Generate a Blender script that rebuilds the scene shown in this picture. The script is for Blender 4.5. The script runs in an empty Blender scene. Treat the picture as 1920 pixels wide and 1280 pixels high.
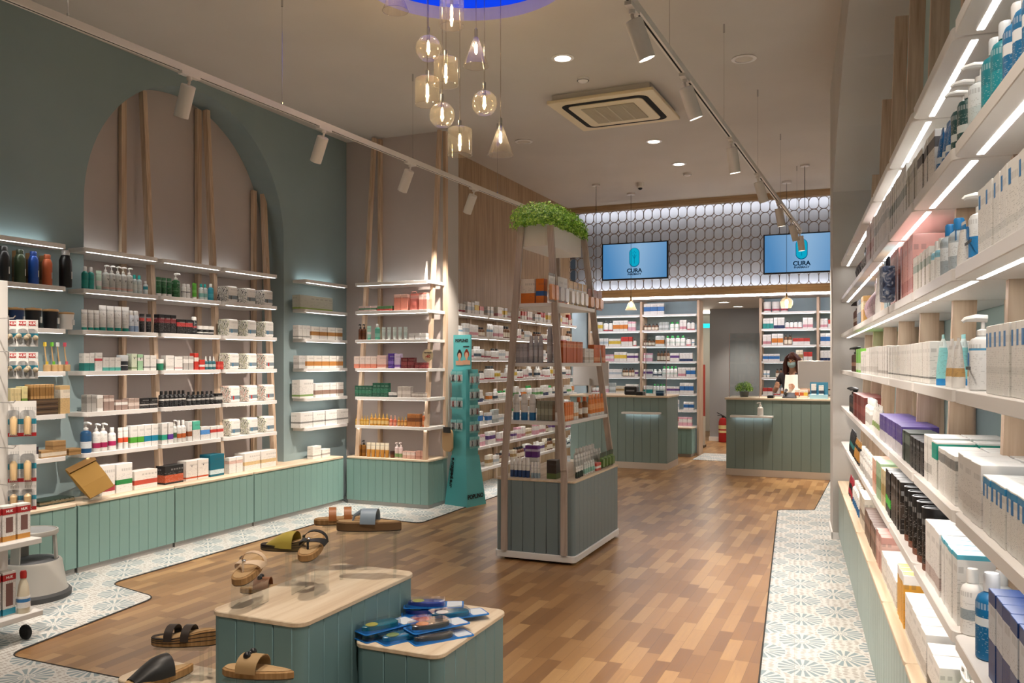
import bpy, math, random
from mathutils import Vector, Matrix
random.seed(7)
D = bpy.data; SC = bpy.context.scene; COL = SC.collection
PI = math.pi
# ---------------------------------------------------------------- camera, world, exposure
EYE = 1.5; FPX = 1580.0; YAW = math.atan2(680, FPX); PHI = YAW - math.atan2(529, FPX)
cam = D.objects.new('camera', D.cameras.new('camera')); COL.objects.link(cam)
cam.location = (0, 0, EYE); cam.rotation_euler = (PI/2, 0, YAW)
cam.data.lens = FPX/1920*36; cam.data.sensor_width = 36; cam.data.shift_y = 38/1920
cam.data.clip_start = 0.05
SC.camera = cam
w = D.worlds.new('world'); SC.world = w; w.use_nodes = True
w.node_tree.nodes['Background'].inputs[0].default_value = (0.62, 0.72, 0.85, 1)
w.node_tree.nodes['Background'].inputs[1].default_value = 0.03
vs = SC.view_settings
vs.view_transform = 'Standard'; vs.look = 'None'; vs.exposure = 0.8; vs.gamma = 1; vs.use_curve_mapping = False
SC.cycles.max_bounces = 7; SC.cycles.diffuse_bounces = 4; SC.cycles.transparent_max_bounces = 16
SC.cycles.sample_clamp_indirect = 4
# ---------------------------------------------------------------- survey of the room (metres)
FW = (-math.sin(YAW), math.cos(YAW)); RT = (math.cos(YAW), math.sin(YAW))
RD = (-math.sin(PHI), math.cos(PHI)); RN = (math.cos(PHI), math.sin(PHI))
def sight(px, py=678.):
    u = (px-960)/FPX; return (FW[0]+u*RT[0], FW[1]+u*RT[1], (678-py)/FPX)
def Y_at(px, X): r = sight(px); return r[1]*X/r[0]
def X_at(px, Y): r = sight(px); return r[0]*Y/r[1]
def S_at(px, n):
    r = sight(px); t = n/(r[0]*RN[0]+r[1]*RN[1]); return t*(r[0]*RD[0]+r[1]*RD[1])
def at_depth(px, py, d): r = sight(px, py); return Vector((r[0]*d, r[1]*d, EYE+r[2]*d))
def RW(n, s, z=0): return Vector((s*RD[0]+n*RN[0], s*RD[1]+n*RN[1], z))
CEIL = 3.95
# ---------------------------------------------------------------- materials
def lin(h):
    h = h.lstrip('#'); o = []
    for i in (0, 2, 4):
        c = int(h[i:i+2], 16)/255; o.append(c/12.92 if c <= .04045 else ((c+.055)/1.055)**2.4)
    return (*o, 1)
MATS = {}
def mat(name, col, rough=.5, metal=0, spec=.5, emit=None, es=0, trans=0, alpha=1, coat=0):
    if name in MATS: return MATS[name]
    m = D.materials.new(name); m.use_nodes = True
    b = m.node_tree.nodes['Principled BSDF']
    b.inputs['Base Color'].default_value = lin(col); b.inputs['Roughness'].default_value = rough
    b.inputs['Metallic'].default_value = metal; b.inputs['Specular IOR Level'].default_value = spec
    if emit: b.inputs['Emission Color'].default_value = lin(emit); b.inputs['Emission Strength'].default_value = es
    b.inputs['Transmission Weight'].default_value = trans; b.inputs['Alpha'].default_value = alpha
    b.inputs['Coat Weight'].default_value = coat
    MATS[name] = m; return m
class NT:
    def __init__(s, m): s.t = m.node_tree; s.n = s.t.nodes; s.l = s.t.links
    def new(s, k, **kw):
        n = s.n.new(k)
        for a, b in kw.items(): setattr(n, a, b)
        return n
    def put(s, sock, v):
        if isinstance(v, bpy.types.NodeSocket): s.l.new(v, sock)
        else: sock.default_value = v
    def m(s, op, a, b=0, c=0):
        n = s.new('ShaderNodeMath', operation=op); s.put(n.inputs[0], a); s.put(n.inputs[1], b); s.put(n.inputs[2], c); return n.outputs[0]
    def mix(s, f, a, b):
        n = s.new('ShaderNodeMix', data_type='RGBA'); s.put(n.inputs[0], f); s.put(n.inputs[6], a); s.put(n.inputs[7], b); return n.outputs[2]
    def xyz(s, v):
        n = s.new('ShaderNodeSeparateXYZ'); s.l.new(v, n.inputs[0]); return n.outputs
    def comb(s, x, y, z=0):
        n = s.new('ShaderNodeCombineXYZ'); s.put(n.inputs[0], x); s.put(n.inputs[1], y); s.put(n.inputs[2], z); return n.outputs[0]
    def noise(s, v, scale, detail=3, dist=0):
        n = s.new('ShaderNodeTexNoise'); s.l.new(v, n.inputs['Vector']); n.inputs['Scale'].default_value = scale; n.inputs['Detail'].default_value = detail; n.inputs['Distortion'].default_value = dist; return n.outputs[0]
    def ramp(s, f, stops):
        n = s.new('ShaderNodeValToRGB'); s.l.new(f, n.inputs[0]); e = n.color_ramp.elements
        while len(e) < len(stops): e.new(.5)
        for i, (p, c) in enumerate(stops): e[i].position = p; e[i].color = lin(c)
        return n.outputs[0]
def blank(name, rough=.5, spec=.5):
    m = D.materials.new(name); m.use_nodes = True; MATS[name] = m
    b = m.node_tree.nodes['Principled BSDF']; b.inputs['Roughness'].default_value = rough; b.inputs['Specular IOR Level'].default_value = spec
    return m, NT(m), b
def coords(t, kind='Object'): return t.new('ShaderNodeTexCoord').outputs[kind]
def plaster(name, c1, c2, rough=.85):
    m, t, b = blank(name, rough, .2); v = coords(t)
    t.l.new(t.ramp(t.noise(v, 1.3, 4), [(.35, c1), (.65, c2)]), b.inputs['Base Color'])
    bu = t.new('ShaderNodeBump'); bu.inputs['Strength'].default_value = .06; t.l.new(t.noise(v, 60, 2), bu.inputs['Height']); t.l.new(bu.outputs[0], b.inputs['Normal'])
    return m
def wood(name, c1, c2, c3, axis=2, scale=14, rough=.55):
    m, t, b = blank(name, rough, .35); v = t.xyz(coords(t)); s = [1, 1, 1]; s[axis] = .06
    vv = t.comb(t.m('MULTIPLY', v[0], s[0]), t.m('MULTIPLY', v[1], s[1]), t.m('MULTIPLY', v[2], s[2]))
    t.l.new(t.ramp(t.noise(vv, scale*3, 5, .6), [(.3, c1), (.5, c2), (.72, c3)]), b.inputs['Base Color']); return m
def parquet():
    m, t, b = blank('oak parquet', .32, .5); x, y, z = t.xyz(coords(t))
    r = t.m('DIVIDE', x, .072); row = t.m('FLOOR', r)
    wn = t.new('ShaderNodeTexWhiteNoise', noise_dimensions='1D'); t.l.new(row, wn.inputs['W'])
    q = t.m('DIVIDE', t.m('ADD', y, t.m('MULTIPLY', wn.outputs[0], 3.1)), .34); idn = t.m('FLOOR', q)
    w2 = t.new('ShaderNodeTexWhiteNoise', noise_dimensions='2D'); t.l.new(t.comb(row, idn), w2.inputs['Vector'])
    gr = t.noise(t.comb(t.m('MULTIPLY', x, 45), t.m('MULTIPLY', y, 3), t.m('MULTIPLY', w2.outputs[0], 9)), 1.2, 5, 1.0)
    k = t.m('ADD', t.m('MULTIPLY', w2.outputs[0], .72), t.m('MULTIPLY', gr, .36))
    c = t.ramp(k, [(.12, '#7D5A3A'), (.4, '#946D45'), (.65, '#A27B50'), (.92, '#B89263')])
    fx = t.m('FRACT', r); fy = t.m('FRACT', q)
    gap = t.m('MAXIMUM', t.m('LESS_THAN', fx, .025), t.m('LESS_THAN', fy, .006))
    t.l.new(t.mix(t.m('MULTIPLY', gap, .55), c, lin('#4A2E17')), b.inputs['Base Color'])
    t.l.new(t.m('ADD', .27, t.m('MULTIPLY', gr, .16)), b.inputs['Roughness']); return m
def cement_tile(name, ou=0., ov=0.):
    m, t, b = blank(name, .45, .45); x, y, z = t.xyz(coords(t)); P, Q = .40, .412
    def cell(o):
        u = t.m('SUBTRACT', t.m('FRACT', t.m('ADD', t.m('DIVIDE', t.m('SUBTRACT', x, ou), P), 50.5+o)), .5)
        v = t.m('SUBTRACT', t.m('FRACT', t.m('ADD', t.m('DIVIDE', t.m('SUBTRACT', y, ov), Q), 50.5+o)), .5)
        u = t.m('MULTIPLY', u, P); v = t.m('MULTIPLY', v, Q)
        return u, v, t.m('SQRT', t.m('ADD', t.m('MULTIPLY', u, u), t.m('MULTIPLY', v, v)))
    masks = []; shades = []
    for o in (0, .5):
        u, v, r = cell(o); th = t.m('ARCTAN2', v, u)
        pet = t.m('ABSOLUTE', t.m('SINE', t.m('MULTIPLY', th, 8)))
        pet2 = t.m('ABSOLUTE', t.m('COSINE', t.m('MULTIPLY', th, 8)))
        long_ = t.m('MULTIPLY', t.m('GREATER_THAN', pet, .62), t.m('MULTIPLY', t.m('GREATER_THAN', r, .038), t.m('LESS_THAN', r, .118)))
        short = t.m('MULTIPLY', t.m('GREATER_THAN', pet2, .82), t.m('MULTIPLY', t.m('GREATER_THAN', r, .012), t.m('LESS_THAN', r, .032)))
        masks.append(t.m('MAXIMUM', long_, short)); shades.append(t.m('LESS_THAN', r, .125))
    petal = t.m('MAXIMUM', *masks); inside = t.m('MAXIMUM', *shades)
    vo = t.new('ShaderNodeTexVoronoi'); vo.inputs['Scale'].default_value = 1; vo.inputs['Randomness'].default_value = .35
    t.l.new(t.comb(t.m('MULTIPLY', x, 26), t.m('MULTIPLY', y, 62)), vo.inputs['Vector'])
    dash = t.m('MULTIPLY', t.m('LESS_THAN', vo.outputs['Distance'], .36), t.m('SUBTRACT', 1, inside))
    base = lin('#D6D5D0'); c = t.mix(dash, base, lin('#ABA59D')); c = t.mix(petal, c, lin('#8C9CA1'))
    g = t.m('LESS_THAN', t.m('FRACT', t.m('DIVIDE', x, .2)), .012); g2 = t.m('LESS_THAN', t.m('FRACT', t.m('DIVIDE', y, .206)), .012)
    t.l.new(t.mix(t.m('MULTIPLY', t.m('MAXIMUM', g, g2), .35), c, lin('#8E8A82')), b.inputs['Base Color']); return m
def clear(name, tint, gloss=.12, rough=.03, lo=.06, haze=0):
    m = D.materials.new(name); m.use_nodes = True; t = NT(m); t.n.remove(t.n['Principled BSDF'])
    tr = t.new('ShaderNodeBsdfTransparent'); tr.inputs[0].default_value = lin(tint)
    gl = t.new('ShaderNodeBsdfGlossy'); gl.inputs['Roughness'].default_value = rough
    lw = t.new('ShaderNodeLayerWeight'); lw.inputs[0].default_value = .35
    f = t.m('ADD', lo, t.m('MULTIPLY', lw.outputs['Facing'], gloss)); mx = t.new('ShaderNodeMixShader')
    t.l.new(f, mx.inputs[0]); t.l.new(tr.outputs[0], mx.inputs[1]); t.l.new(gl.outputs[0], mx.inputs[2])
    if haze:
        df = t.new('ShaderNodeBsdfDiffuse'); tl = t.new('ShaderNodeBsdfTranslucent'); a = t.new('ShaderNodeAddShader'); t.l.new(df.outputs[0], a.inputs[0]); t.l.new(tl.outputs[0], a.inputs[1])
        m2 = t.new('ShaderNodeMixShader'); m2.inputs[0].default_value = haze; t.l.new(mx.outputs[0], m2.inputs[1]); t.l.new(a.outputs[0], m2.inputs[2]); mx = m2
    t.l.new(mx.outputs[0], t.n['Material Output'].inputs[0]); MATS[name] = m; return m
def emis(name, col, s):
    m = D.materials.new(name); m.use_nodes = True; t = NT(m); t.n.remove(t.n['Principled BSDF'])
    e = t.new('ShaderNodeEmission'); e.inputs[0].default_value = lin(col); e.inputs[1].default_value = s
    t.l.new(e.outputs[0], t.n['Material Output'].inputs[0]); MATS[name] = m; return m
# printed packaging: plain stock, one coloured band, lines of small print
PG = D.node_groups.new('pack print', 'ShaderNodeTree')
def _pg():
    I = PG.interface
    for n, ty in (('Stock', 'NodeSocketColor'), ('Band', 'NodeSocketColor'), ('Ink', 'NodeSocketColor'), ('Lo', 'NodeSocketFloat'), ('Hi', 'NodeSocketFloat'), ('Text', 'NodeSocketFloat')):
        I.new_socket(n, in_out='INPUT', socket_type=ty)
    I.new_socket('Color', in_out='OUTPUT', socket_type='NodeSocketColor')
    class F: node_tree = PG
    t = NT(F); gi = t.new('NodeGroupInput').outputs; go = t.new('NodeGroupOutput')
    g = coords(t, 'Generated'); x, y, z = t.xyz(g); oi = t.new('ShaderNodeObjectInfo').outputs['Random']
    band = t.m('MULTIPLY', t.m('GREATER_THAN', z, gi[3]), t.m('LESS_THAN', z, gi[4]))
    h = t.m('ADD', t.m('MULTIPLY', x, .8), t.m('MULTIPLY', y, .6))
    row = t.m('FLOOR', t.m('MULTIPLY', z, 34)); fr = t.m('FRACT', t.m('MULTIPLY', z, 34))
    nz = t.noise(t.comb(t.m('MULTIPLY', h, 5), t.m('MULTIPLY', row, 3.7), t.m('MULTIPLY', oi, 6)), 2.2, 2)
    ln = t.m('MULTIPLY', t.m('MULTIPLY', t.m('GREATER_THAN', fr, .55), t.m('GREATER_THAN', nz, .56)), t.m('MULTIPLY', t.m('GREATER_THAN', z, .08), t.m('LESS_THAN', z, .66)))
    ttl = t.m('MULTIPLY', t.m('MULTIPLY', t.m('GREATER_THAN', z, .74), t.m('LESS_THAN', z, .83)), t.m('MULTIPLY', t.m('GREATER_THAN', t.m('FRACT', t.m('MULTIPLY', h, 9)), .35), t.m('LESS_THAN', t.m('ABSOLUTE', t.m('SUBTRACT', h, .62)), .38)))
    c = t.mix(band, gi[0], gi[1]); c = t.mix(t.m('MULTIPLY', t.m('MAXIMUM', ln, ttl), gi[5]), c, gi[2]); t.l.new(c, go.inputs[0])
_pg()
def pm(stock, band=None, lo=.3, hi=.55, ink='#555555', text=.32, rough=.42, trans=0):
    key = f'pack {stock} {band} {lo} {hi} {ink} {text} {rough} {trans}'
    if key in MATS: return MATS[key]
    m, t, b = blank(key, rough, .45); g = t.new('ShaderNodeGroup'); g.node_tree = PG
    g.inputs[0].default_value = lin(stock); g.inputs[1].default_value = lin(band or stock); g.inputs[2].default_value = lin(ink)
    g.inputs[3].default_value = lo; g.inputs[4].default_value = hi; g.inputs[5].default_value = text
    t.l.new(g.outputs[0], b.inputs['Base Color']); b.inputs['Transmission Weight'].default_value = trans; return m
def floral(name, a, b_, c):
    m, t, b = blank(name, .6, .3); v = coords(t); n = t.noise(v, 30, 3, 2.2)
    t.l.new(t.ramp(n, [(.40, a), (.45, '#EFEAE2'), (.52, '#EFEAE2'), (.56, b_), (.64, c)]), b.inputs['Base Color']); return m
# ---------------------------------------------------------------- mesh building
class MB:
    def __init__(s): s.v = []; s.f = []; s.mi = []; s.cur = 0; s.T = None
    def add(s, vs, fs):
        o = len(s.v)
        s.v += [tuple(s.T @ Vector(p)) if s.T else tuple(p) for p in vs]
        s.f += [tuple(i+o for i in f) for f in fs]; s.mi += [s.cur]*len(fs); return s
    def box(s, x0, x1, y0, y1, z0, z1):
        return s.add([(x0,y0,z0),(x1,y0,z0),(x1,y1,z0),(x0,y1,z0),(x0,y0,z1),(x1,y0,z1),(x1,y1,z1),(x0,y1,z1)],
                     [(0,3,2,1),(4,5,6,7),(0,1,5,4),(1,2,6,5),(2,3,7,6),(3,0,4,7)])
    def bbox(s, x0, x1, y0, y1, z0, z1, b=.004):   # box with bevelled edges
        X=(x0,x0+b,x1-b,x1); Y=(y0,y0+b,y1-b,y1)
        def ring(i, z, k):
            a = b*k; return [(x0+b,y0+a,z),(x1-b,y0+a,z),(x1-a,y0+b,z),(x1-a,y1-b,z),(x1-b,y1-a,z),(x0+b,y1-a,z),(x0+a,y1-b,z),(x0+a,y0+b,z)]
        return s.loft([ring(0,z0,1), ring(0,z0+b,0), ring(0,z1-b,0), ring(0,z1,1)])
    def loft(s, rings, caps=(1, 1), closed=True):
        n = len(rings[0]); vs = [p for r in rings for p in r]; fs = []
        for i in range(len(rings)-1):
            for j in range(n if closed else n-1):
                k = (j+1) % n; fs.append((i*n+j, i*n+k, (i+1)*n+k, (i+1)*n+j))
        if caps[0]: fs.append(tuple(reversed(range(n))))
        if caps[1]: fs.append(tuple(range((len(rings)-1)*n, len(rings)*n)))
        return s.add(vs, fs)
    def prism(s, poly, z0, z1, b=0):
        if not b: return s.loft([[(x,y,z0) for x,y in poly],[(x,y,z1) for x,y in poly]])
        ins = inset(poly, b)
        return s.loft([[(x,y,z0) for x,y in ins],[(x,y,z0+b) for x,y in poly],[(x,y,z1-b) for x,y in poly],[(x,y,z1) for x,y in ins]])
    def lathe(s, prof, n=16, c=(0,0), sx=1, sy=1, open_=False):
        rings = [[(c[0]+r*sx*math.cos(2*PI*i/n), c[1]+r*sy*math.sin(2*PI*i/n), z) for i in range(n)] for r, z in prof]
        flat = open_ or max(p[1] for p in prof)-min(p[1] for p in prof) < 1e-6
        return s.loft(rings, (prof[0][0] > 1e-5 and not flat, prof[-1][0] > 1e-5 and not flat))
    def tube(s, pts, r, n=8, closed=False):
        pts = [Vector(p) for p in pts]; rings = []; L = len(pts)
        rr = r if isinstance(r, (list, tuple)) else [r]*L
        up = None
        for i, p in enumerate(pts):
            if closed: d = pts[(i+1) % L]-pts[i-1]
            else: d = pts[min(i+1, L-1)]-pts[max(i-1, 0)]
            d.normalize()
            if up is None: up = Vector((0,0,1)) if abs(d.z) < .9 else Vector((1,0,0))
            a = d.cross(up).normalized(); b = a.cross(d).normalized(); up = b
            rings.append([tuple(p+a*rr[i]*math.cos(2*PI*k/n)+b*rr[i]*math.sin(2*PI*k/n)) for k in range(n)])
        if closed: rings.append(rings[0])
        return s.loft(rings, (not closed, not closed))
    def bar(s, p, q, w, d, up=(0,0,1)):   # square-section bar from p to q
        p = Vector(p); q = Vector(q); e = (q-p).normalized(); u = Vector(up)
        if abs(e.dot(u)) > .95: u = Vector((0, 1, 0))
        a = e.cross(u).normalized()*w/2; b = e.cross(a).normalized()*d/2
        R = lambda c: [tuple(c-a-b), tuple(c+a-b), tuple(c+a+b), tuple(c-a+b)]
        return s.loft([R(p), R(q)])
    def sphere(s, c, r, n=16, m=10, sc=(1,1,1)):
        rings = [[(c[0]+r*sc[0]*math.sin(PI*j/m)*math.cos(2*PI*i/n), c[1]+r*sc[1]*math.sin(PI*j/m)*math.sin(2*PI*i/n), c[2]-r*sc[2]*math.cos(PI*j/m)) for i in range(n)] for j in range(m+1)]
        return s.loft(rings, (0, 0))
    def mesh(s, name, mats, smooth=False):
        me = D.meshes.new(name); me.from_pydata(s.v, [], s.f)
        for m in (mats if isinstance(mats, (list, tuple)) else [mats]): me.materials.append(m)
        me.polygons.foreach_set('material_index', s.mi)
        if smooth:
            me.polygons.foreach_set('use_smooth', [True]*len(s.f)); me.update()
            me.set_sharp_from_angle(angle=math.radians(38))
        me.update(); return me
    def build(s, name, mats, parent=None, loc=(0,0,0), rz=0, smooth=False):
        return put(name, s.mesh(name, mats, smooth), parent, loc, rz)
def put(name, me, parent=None, loc=(0,0,0), rz=0):
    o = D.objects.new(name, me); COL.objects.link(o); o.location = loc; o.rotation_euler = (0,0,rz)
    if parent: o.parent = parent
    return o
def inset(poly, b):
    n = len(poly); cx = sum(p[0] for p in poly)/n; cy = sum(p[1] for p in poly)/n; out = []
    for i in range(n):
        p0, p1, p2 = Vector(poly[i-1]), Vector(poly[i]), Vector(poly[(i+1) % n])
        e1 = (p1-p0).normalized(); e2 = (p2-p1).normalized(); nn = Vector((-(e1.y+e2.y), e1.x+e2.x))
        nn = nn.normalized() if nn.length > 1e-6 else Vector((0, 0)); out.append((p1.x+nn.x*b, p1.y+nn.y*b))
    return out
def rrect(x0, x1, y0, y1, r, n=5, corners=(1,1,1,1)):   # CCW, corners: (x0y0, x1y0, x1y1, x0y1)
    P = []
    for k, (cx, cy, a0) in enumerate([(x0, y0, PI), (x1, y0, 1.5*PI), (x1, y1, 0), (x0, y1, .5*PI)]):
        if not corners[k]: P.append((cx, cy)); continue
        ox = cx+(r if k in (0, 3) else -r); oy = cy+(r if k in (0, 1) else -r)
        for i in range(n+1): a = a0+PI/2*i/n; P.append((ox+r*math.cos(a), oy+r*math.sin(a)))
    return P
def empty(name, loc=(0,0,0), rz=0):
    o = D.objects.new(name, None); COL.objects.link(o); o.location = loc; o.rotation_euler = (0,0,rz); o.empty_display_size = .05; return o
def tag(o, label, cat, group=None):
    o['label'] = label; o['category'] = cat
    if group: o['group'] = group
    return o
def structure(o): o['kind'] = 'structure'; return o
def copy_tree(o, parent=None):
    c = o.copy(); COL.objects.link(c)
    if parent: c.parent = parent
    for ch in list(o.children): copy_tree(ch, c)
    return c
def text_mesh(s, size, m, ext=.0008, align='CENTER'):
    cu = D.curves.new('t', 'FONT'); cu.body = s; cu.size = size; cu.extrude = ext; cu.align_x = align; cu.align_y = 'CENTER'; cu.resolution_u = 3; cu.offset = size*.032
    o = D.objects.new('t', cu); me = D.meshes.new_from_object(o); D.objects.remove(o); me.materials.clear(); me.materials.append(m); return me
def lamp(name, kind, loc, power, col='#FFE9D0', parent=None, aim=None, size=.1, angle=60, blend=.6):
    L = D.lights.new(name, kind); L.energy = power; L.color = lin(col)[:3]
    if kind == 'SPOT': L.spot_size = math.radians(angle); L.spot_blend = blend; L.shadow_soft_size = size
    elif kind == 'POINT': L.shadow_soft_size = size
    o = D.objects.new(name, L); COL.objects.link(o); o.location = loc
    if aim is not None: o.rotation_euler = Vector(aim).to_track_quat('-Z', 'Y').to_euler()
    if parent: o.parent = parent
    return o
# ---------------------------------------------------------------- shared materials
TEAL = plaster('teal paint', '#8EA0A2', '#94A6A8'); BEIGE = plaster('mauve beige paint', '#BEB2AD', '#C3B8B3')
CEILM = plaster('ceiling paint', '#C9C3BC', '#CEC8C1'); GREYP = plaster('warm grey paint', '#BFBAB4', '#C6C1BB'); BLUEP = plaster('pale blue paint', '#A4B7BE', '#AABCC3')
OAK = wood('pale oak', '#B89B80', '#CDB298', '#DCC5AC'); OAKH = wood('pale oak top', '#C9B296', '#D9C6AC', '#E3D3BC', axis=1, scale=8)
OAKX = wood('pale oak top across', '#C9B296', '#D9C6AC', '#E3D3BC', axis=0, scale=8)
PANEL = wood('oak wall panel', '#957A5C', '#A88C6B', '#B79C7A', scale=9); BEAMW = wood('oak beam', '#9C8468', '#AE9577', '#BBA284', axis=0)
GREEN = mat('sage lacquer', '#80A199', .45); GREEND = mat('sage groove', '#31423D', .7); GREY_G = mat('grey green lacquer', '#76868A', .45); TEALD = mat('petrol lacquer', '#66878B', .45)
WHITE = mat('white lacquer', '#E9E6E3', .4); PLINTH = mat('aluminium plinth', '#A9A6A2', .4, .4); BLACK = mat('black plastic', '#16171A', .35); DARK = mat('dark gap', '#0B0B0C', .9)
LED = emis('led strip light', '#FFFBF6', 11.0); LEDC = emis('cool led strip', '#EAF1FF', 5.0)
CHROME = mat('chrome', '#C8C8C8', .18, 1); RUBBER = mat('black rubber', '#1B1B1C', .8); STEEL = mat('brushed steel', '#9A9690', .35, 1)
ACRYL = clear('clear acrylic', '#FAFCFC', .3, .03, .02); GLASSW = clear('smoked gold glass', '#F6EEE2', .45, .06, .05, .022); GLASSC = clear('clear glass', '#F3F1EC', .5, .05, .06)
# ---------------------------------------------------------------- floor
fl = structure(MB().box(-9, 3, -3, 20, -.05, 0).build('floor', parquet()))
def rounded(pts, r, n=6):
    out = []; L = len(pts)
    for i in range(L):
        p0, p1, p2 = Vector(pts[i-1][:2]), Vector(pts[i][:2]), Vector(pts[(i+1) % L][:2]); rr = pts[i][2] if len(pts[i]) > 2 else r
        if rr <= 0: out.append(tuple(p1)); continue
        a = p1+(p0-p1).normalized()*rr; b = p1+(p2-p1).normalized()*rr
        for k in range(n+1): t = k/n; q = a*(1-t)**2+p1*2*t*(1-t)+b*t*t; out.append(tuple(q))
    return out
LT = [(-6, 12.7, 0), (-6, -2, 0), (-2.62, -2, 0), (-2.62, 2.93), (-4.07, 2.93), (-4.2, 4.03), (-4.74, 4.15), (-4.74, 6.96), (-3.87, 6.83), (-3.87, 12.7, 0)]
ltp = rounded(LT, .10)
structure(MB().prism(ltp, 0, .004).build('floor_tile_left', cement_tile('cement tile left', -4.9, 4.0)))
def edge(name, pts, wd=.007):
    m = MB(); m.tube([(x, y, .003) for x, y in pts], wd/1.4, 4); structure(m.build(name, mat('tile edge grout', '#3B3A38', .9)))
edge('trim_1', [p for p in ltp if p[0] > -5.5 and p[1] > -1.9][0:])
R0 = RW(-.156, -1.5); R1 = RW(-.156, 8.93)
inv = lambda x, y: (x*RN[0]+y*RN[1], x*RD[0]+y*RD[1])
rt_pts = rounded([(*inv(1.6, -1.5), 0), (*inv(1.6, 12.6), 0), (*inv(-.49, 12.6), 0), (*inv(-.56, 9.02), .04), (-.156, 8.93, .05), (-.156, -1.5, 0)], 0)
o = structure(MB().prism(rt_pts, 0, .004).build('floor_tile_right', cement_tile('cement tile right', .04, .24), rz=PHI))
m = MB(); m.tube([(x, y, .003) for x, y in rt_pts[2:]], .005, 4); structure(m.build('trim_2', MATS['tile edge grout'], rz=PHI))
structure(MB().box(-2.57, -1.2, 12.95, 13.95, 0, .004).build('floor_tile_back', MATS['cement tile left']))
# ---------------------------------------------------------------- ceiling with round recess
RC = (-2.4, 4.8); RR = .70; NR = 64
m = MB()
sq = []
for i in range(NR):
    a = 2*PI*i/NR; c, s_ = math.cos(a), math.sin(a); k = 1/max(abs(c), abs(s_)); sq.append((RC[0]+c*k, RC[1]+s_*k))
ci = [(RC[0]+RR*math.cos(2*PI*i/NR), RC[1]+RR*math.sin(2*PI*i/NR)) for i in range(NR)]
m.add([(x, y, CEIL) for x, y in sq]+[(x, y, CEIL) for x, y in ci], [(i, NR+i, NR+(i+1) % NR, (i+1) % NR) for i in range(NR)])
x0, x1, y0, y1 = RC[0]-1, RC[0]+1, RC[1]-1, RC[1]+1
for a, b, c, d in ((-7, x0, -3, 14), (x1, 3, -3, 14), (x0, x1, -3, y0), (x0, x1, y1, 14)): m.add([(a,c,CEIL),(a,d,CEIL),(b,d,CEIL),(b,c,CEIL)], [(0,1,2,3)])
m.loft([[(x, y, CEIL) for x, y in ci], [(x, y, CEIL+.17) for x, y in ci]], (0, 0))
structure(m.build('ceiling', CEILM))
m = MB(); m.add([(x, y, CEIL+.09) for x, y in ci]+[(*RC, CEIL+.09)], [(i, NR, (i+1) % NR) for i in range(NR)])
tag(m.build('ceiling_light_panel', emis('blue stretch ceiling', '#1548FF', .5)), 'round blue glowing panel inside the circular ceiling recess', 'ceiling light')
# ---------------------------------------------------------------- left wall with arched niche
def arch_wall(name, u0, u1, curve, face, back, mt, rz=0, flip=False, top=CEIL, left=0):
    """wall slab in local (thickness axis x, run axis y, z); curve = opening outline from low u to high u"""
    m = MB(); a, b = min(face, back), max(face, back)
    m.box(a, b, u0, curve[0][0], 0, top); m.box(a, b, curve[-1][0], u1, 0, top)
    for (ua, za), (ub, zb) in zip(curve, curve[1:]):
        if ub-ua < 1e-6: continue
        m.add([(a,ua,za),(b,ua,za),(b,ub,zb),(a,ub,zb),(a,ua,top),(b,ua,top),(b,ub,top),(a,ub,top)], [(0,3,2,1),(4,5,6,7),(0,4,7,3),(1,2,6,5)])
    return structure(m.build(name, mt, rz=rz))
WL = -5.43; NB = -5.70
cv = [(4.52, 0), (4.52, 2.70)] + [(5.68-1.16*math.cos(PI*i/40), 2.70+1.16*math.sin(PI*i/40)) for i in range(1, 40)] + [(6.84, 2.70), (6.84, 0)]
arch_wall('wall_left', -2, 7.93, [p for p in cv], WL, NB, TEAL)
structure(MB().box(NB-.05, NB, 4.3, 7.1, 0, CEIL).build('wall_left_niche', BEIGE))
structure(MB().box(NB+.002, WL-.002, 4.523, 6.837, .44, .50).build('trim_3', OAKH))
structure(MB().box(-5.75, -4.24, 7.93, 8.05, 0, CEIL).build('wall_left_return', BEIGE))
structure(MB().box(-5.75, -4.2, 8.05, 8.27, 0, CEIL).box(-4.24, -4.2, 7.93, 8.05, 0, CEIL).build('wall_left_pier', GREYP))
structure(MB().box(-4.215, -4.19, 7.94, 8.27, 0, .07).build('baseboard_left', WHITE))
m = MB()
for k in range(38): m.bbox(-4.54, -4.5, 8.27+k*.12, 8.27+(k+1)*.12-.0015, 0, CEIL, .001)
structure(m.build('wall_left_panelled', PANEL))
# ---------------------------------------------------------------- right wall with wide arch (own frame, turned by PHI)
NF, NK = .31, .70
rc = [(7.62, 2.85), (7.6, 2.93), (7.2, 3.11), (6.84, 3.27), (6.4, 3.42), (6.07, 3.53), (5.5, 3.63), (4.8, 3.72), (4, 3.77), (2.5, 3.8), (-.8, 3.8)]
rcv = [(-.8, 0)] + rc[::-1] + [(7.62, 0)]
arch_wall('wall_right', -2, 8.15, rcv, NF, NK, GREYP, rz=PHI)
structure(MB().box(NK, NK+.05, -2, 7.9, 0, CEIL).build('wall_right_niche', plaster('pale teal paint', '#A9BDBB', '#AFC3C1'), rz=PHI))
structure(MB().box(NF-.012, NF+.3, 7.60, 7.612, 0, .06).box(NF-.012, NF, 7.60, 8.15, 0, .06).build('baseboard_right', WHITE, rz=PHI))
structure(MB().box(.62, .7, 8.2, 14, 0, CEIL).build('wall_right_back', GREYP))
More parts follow.
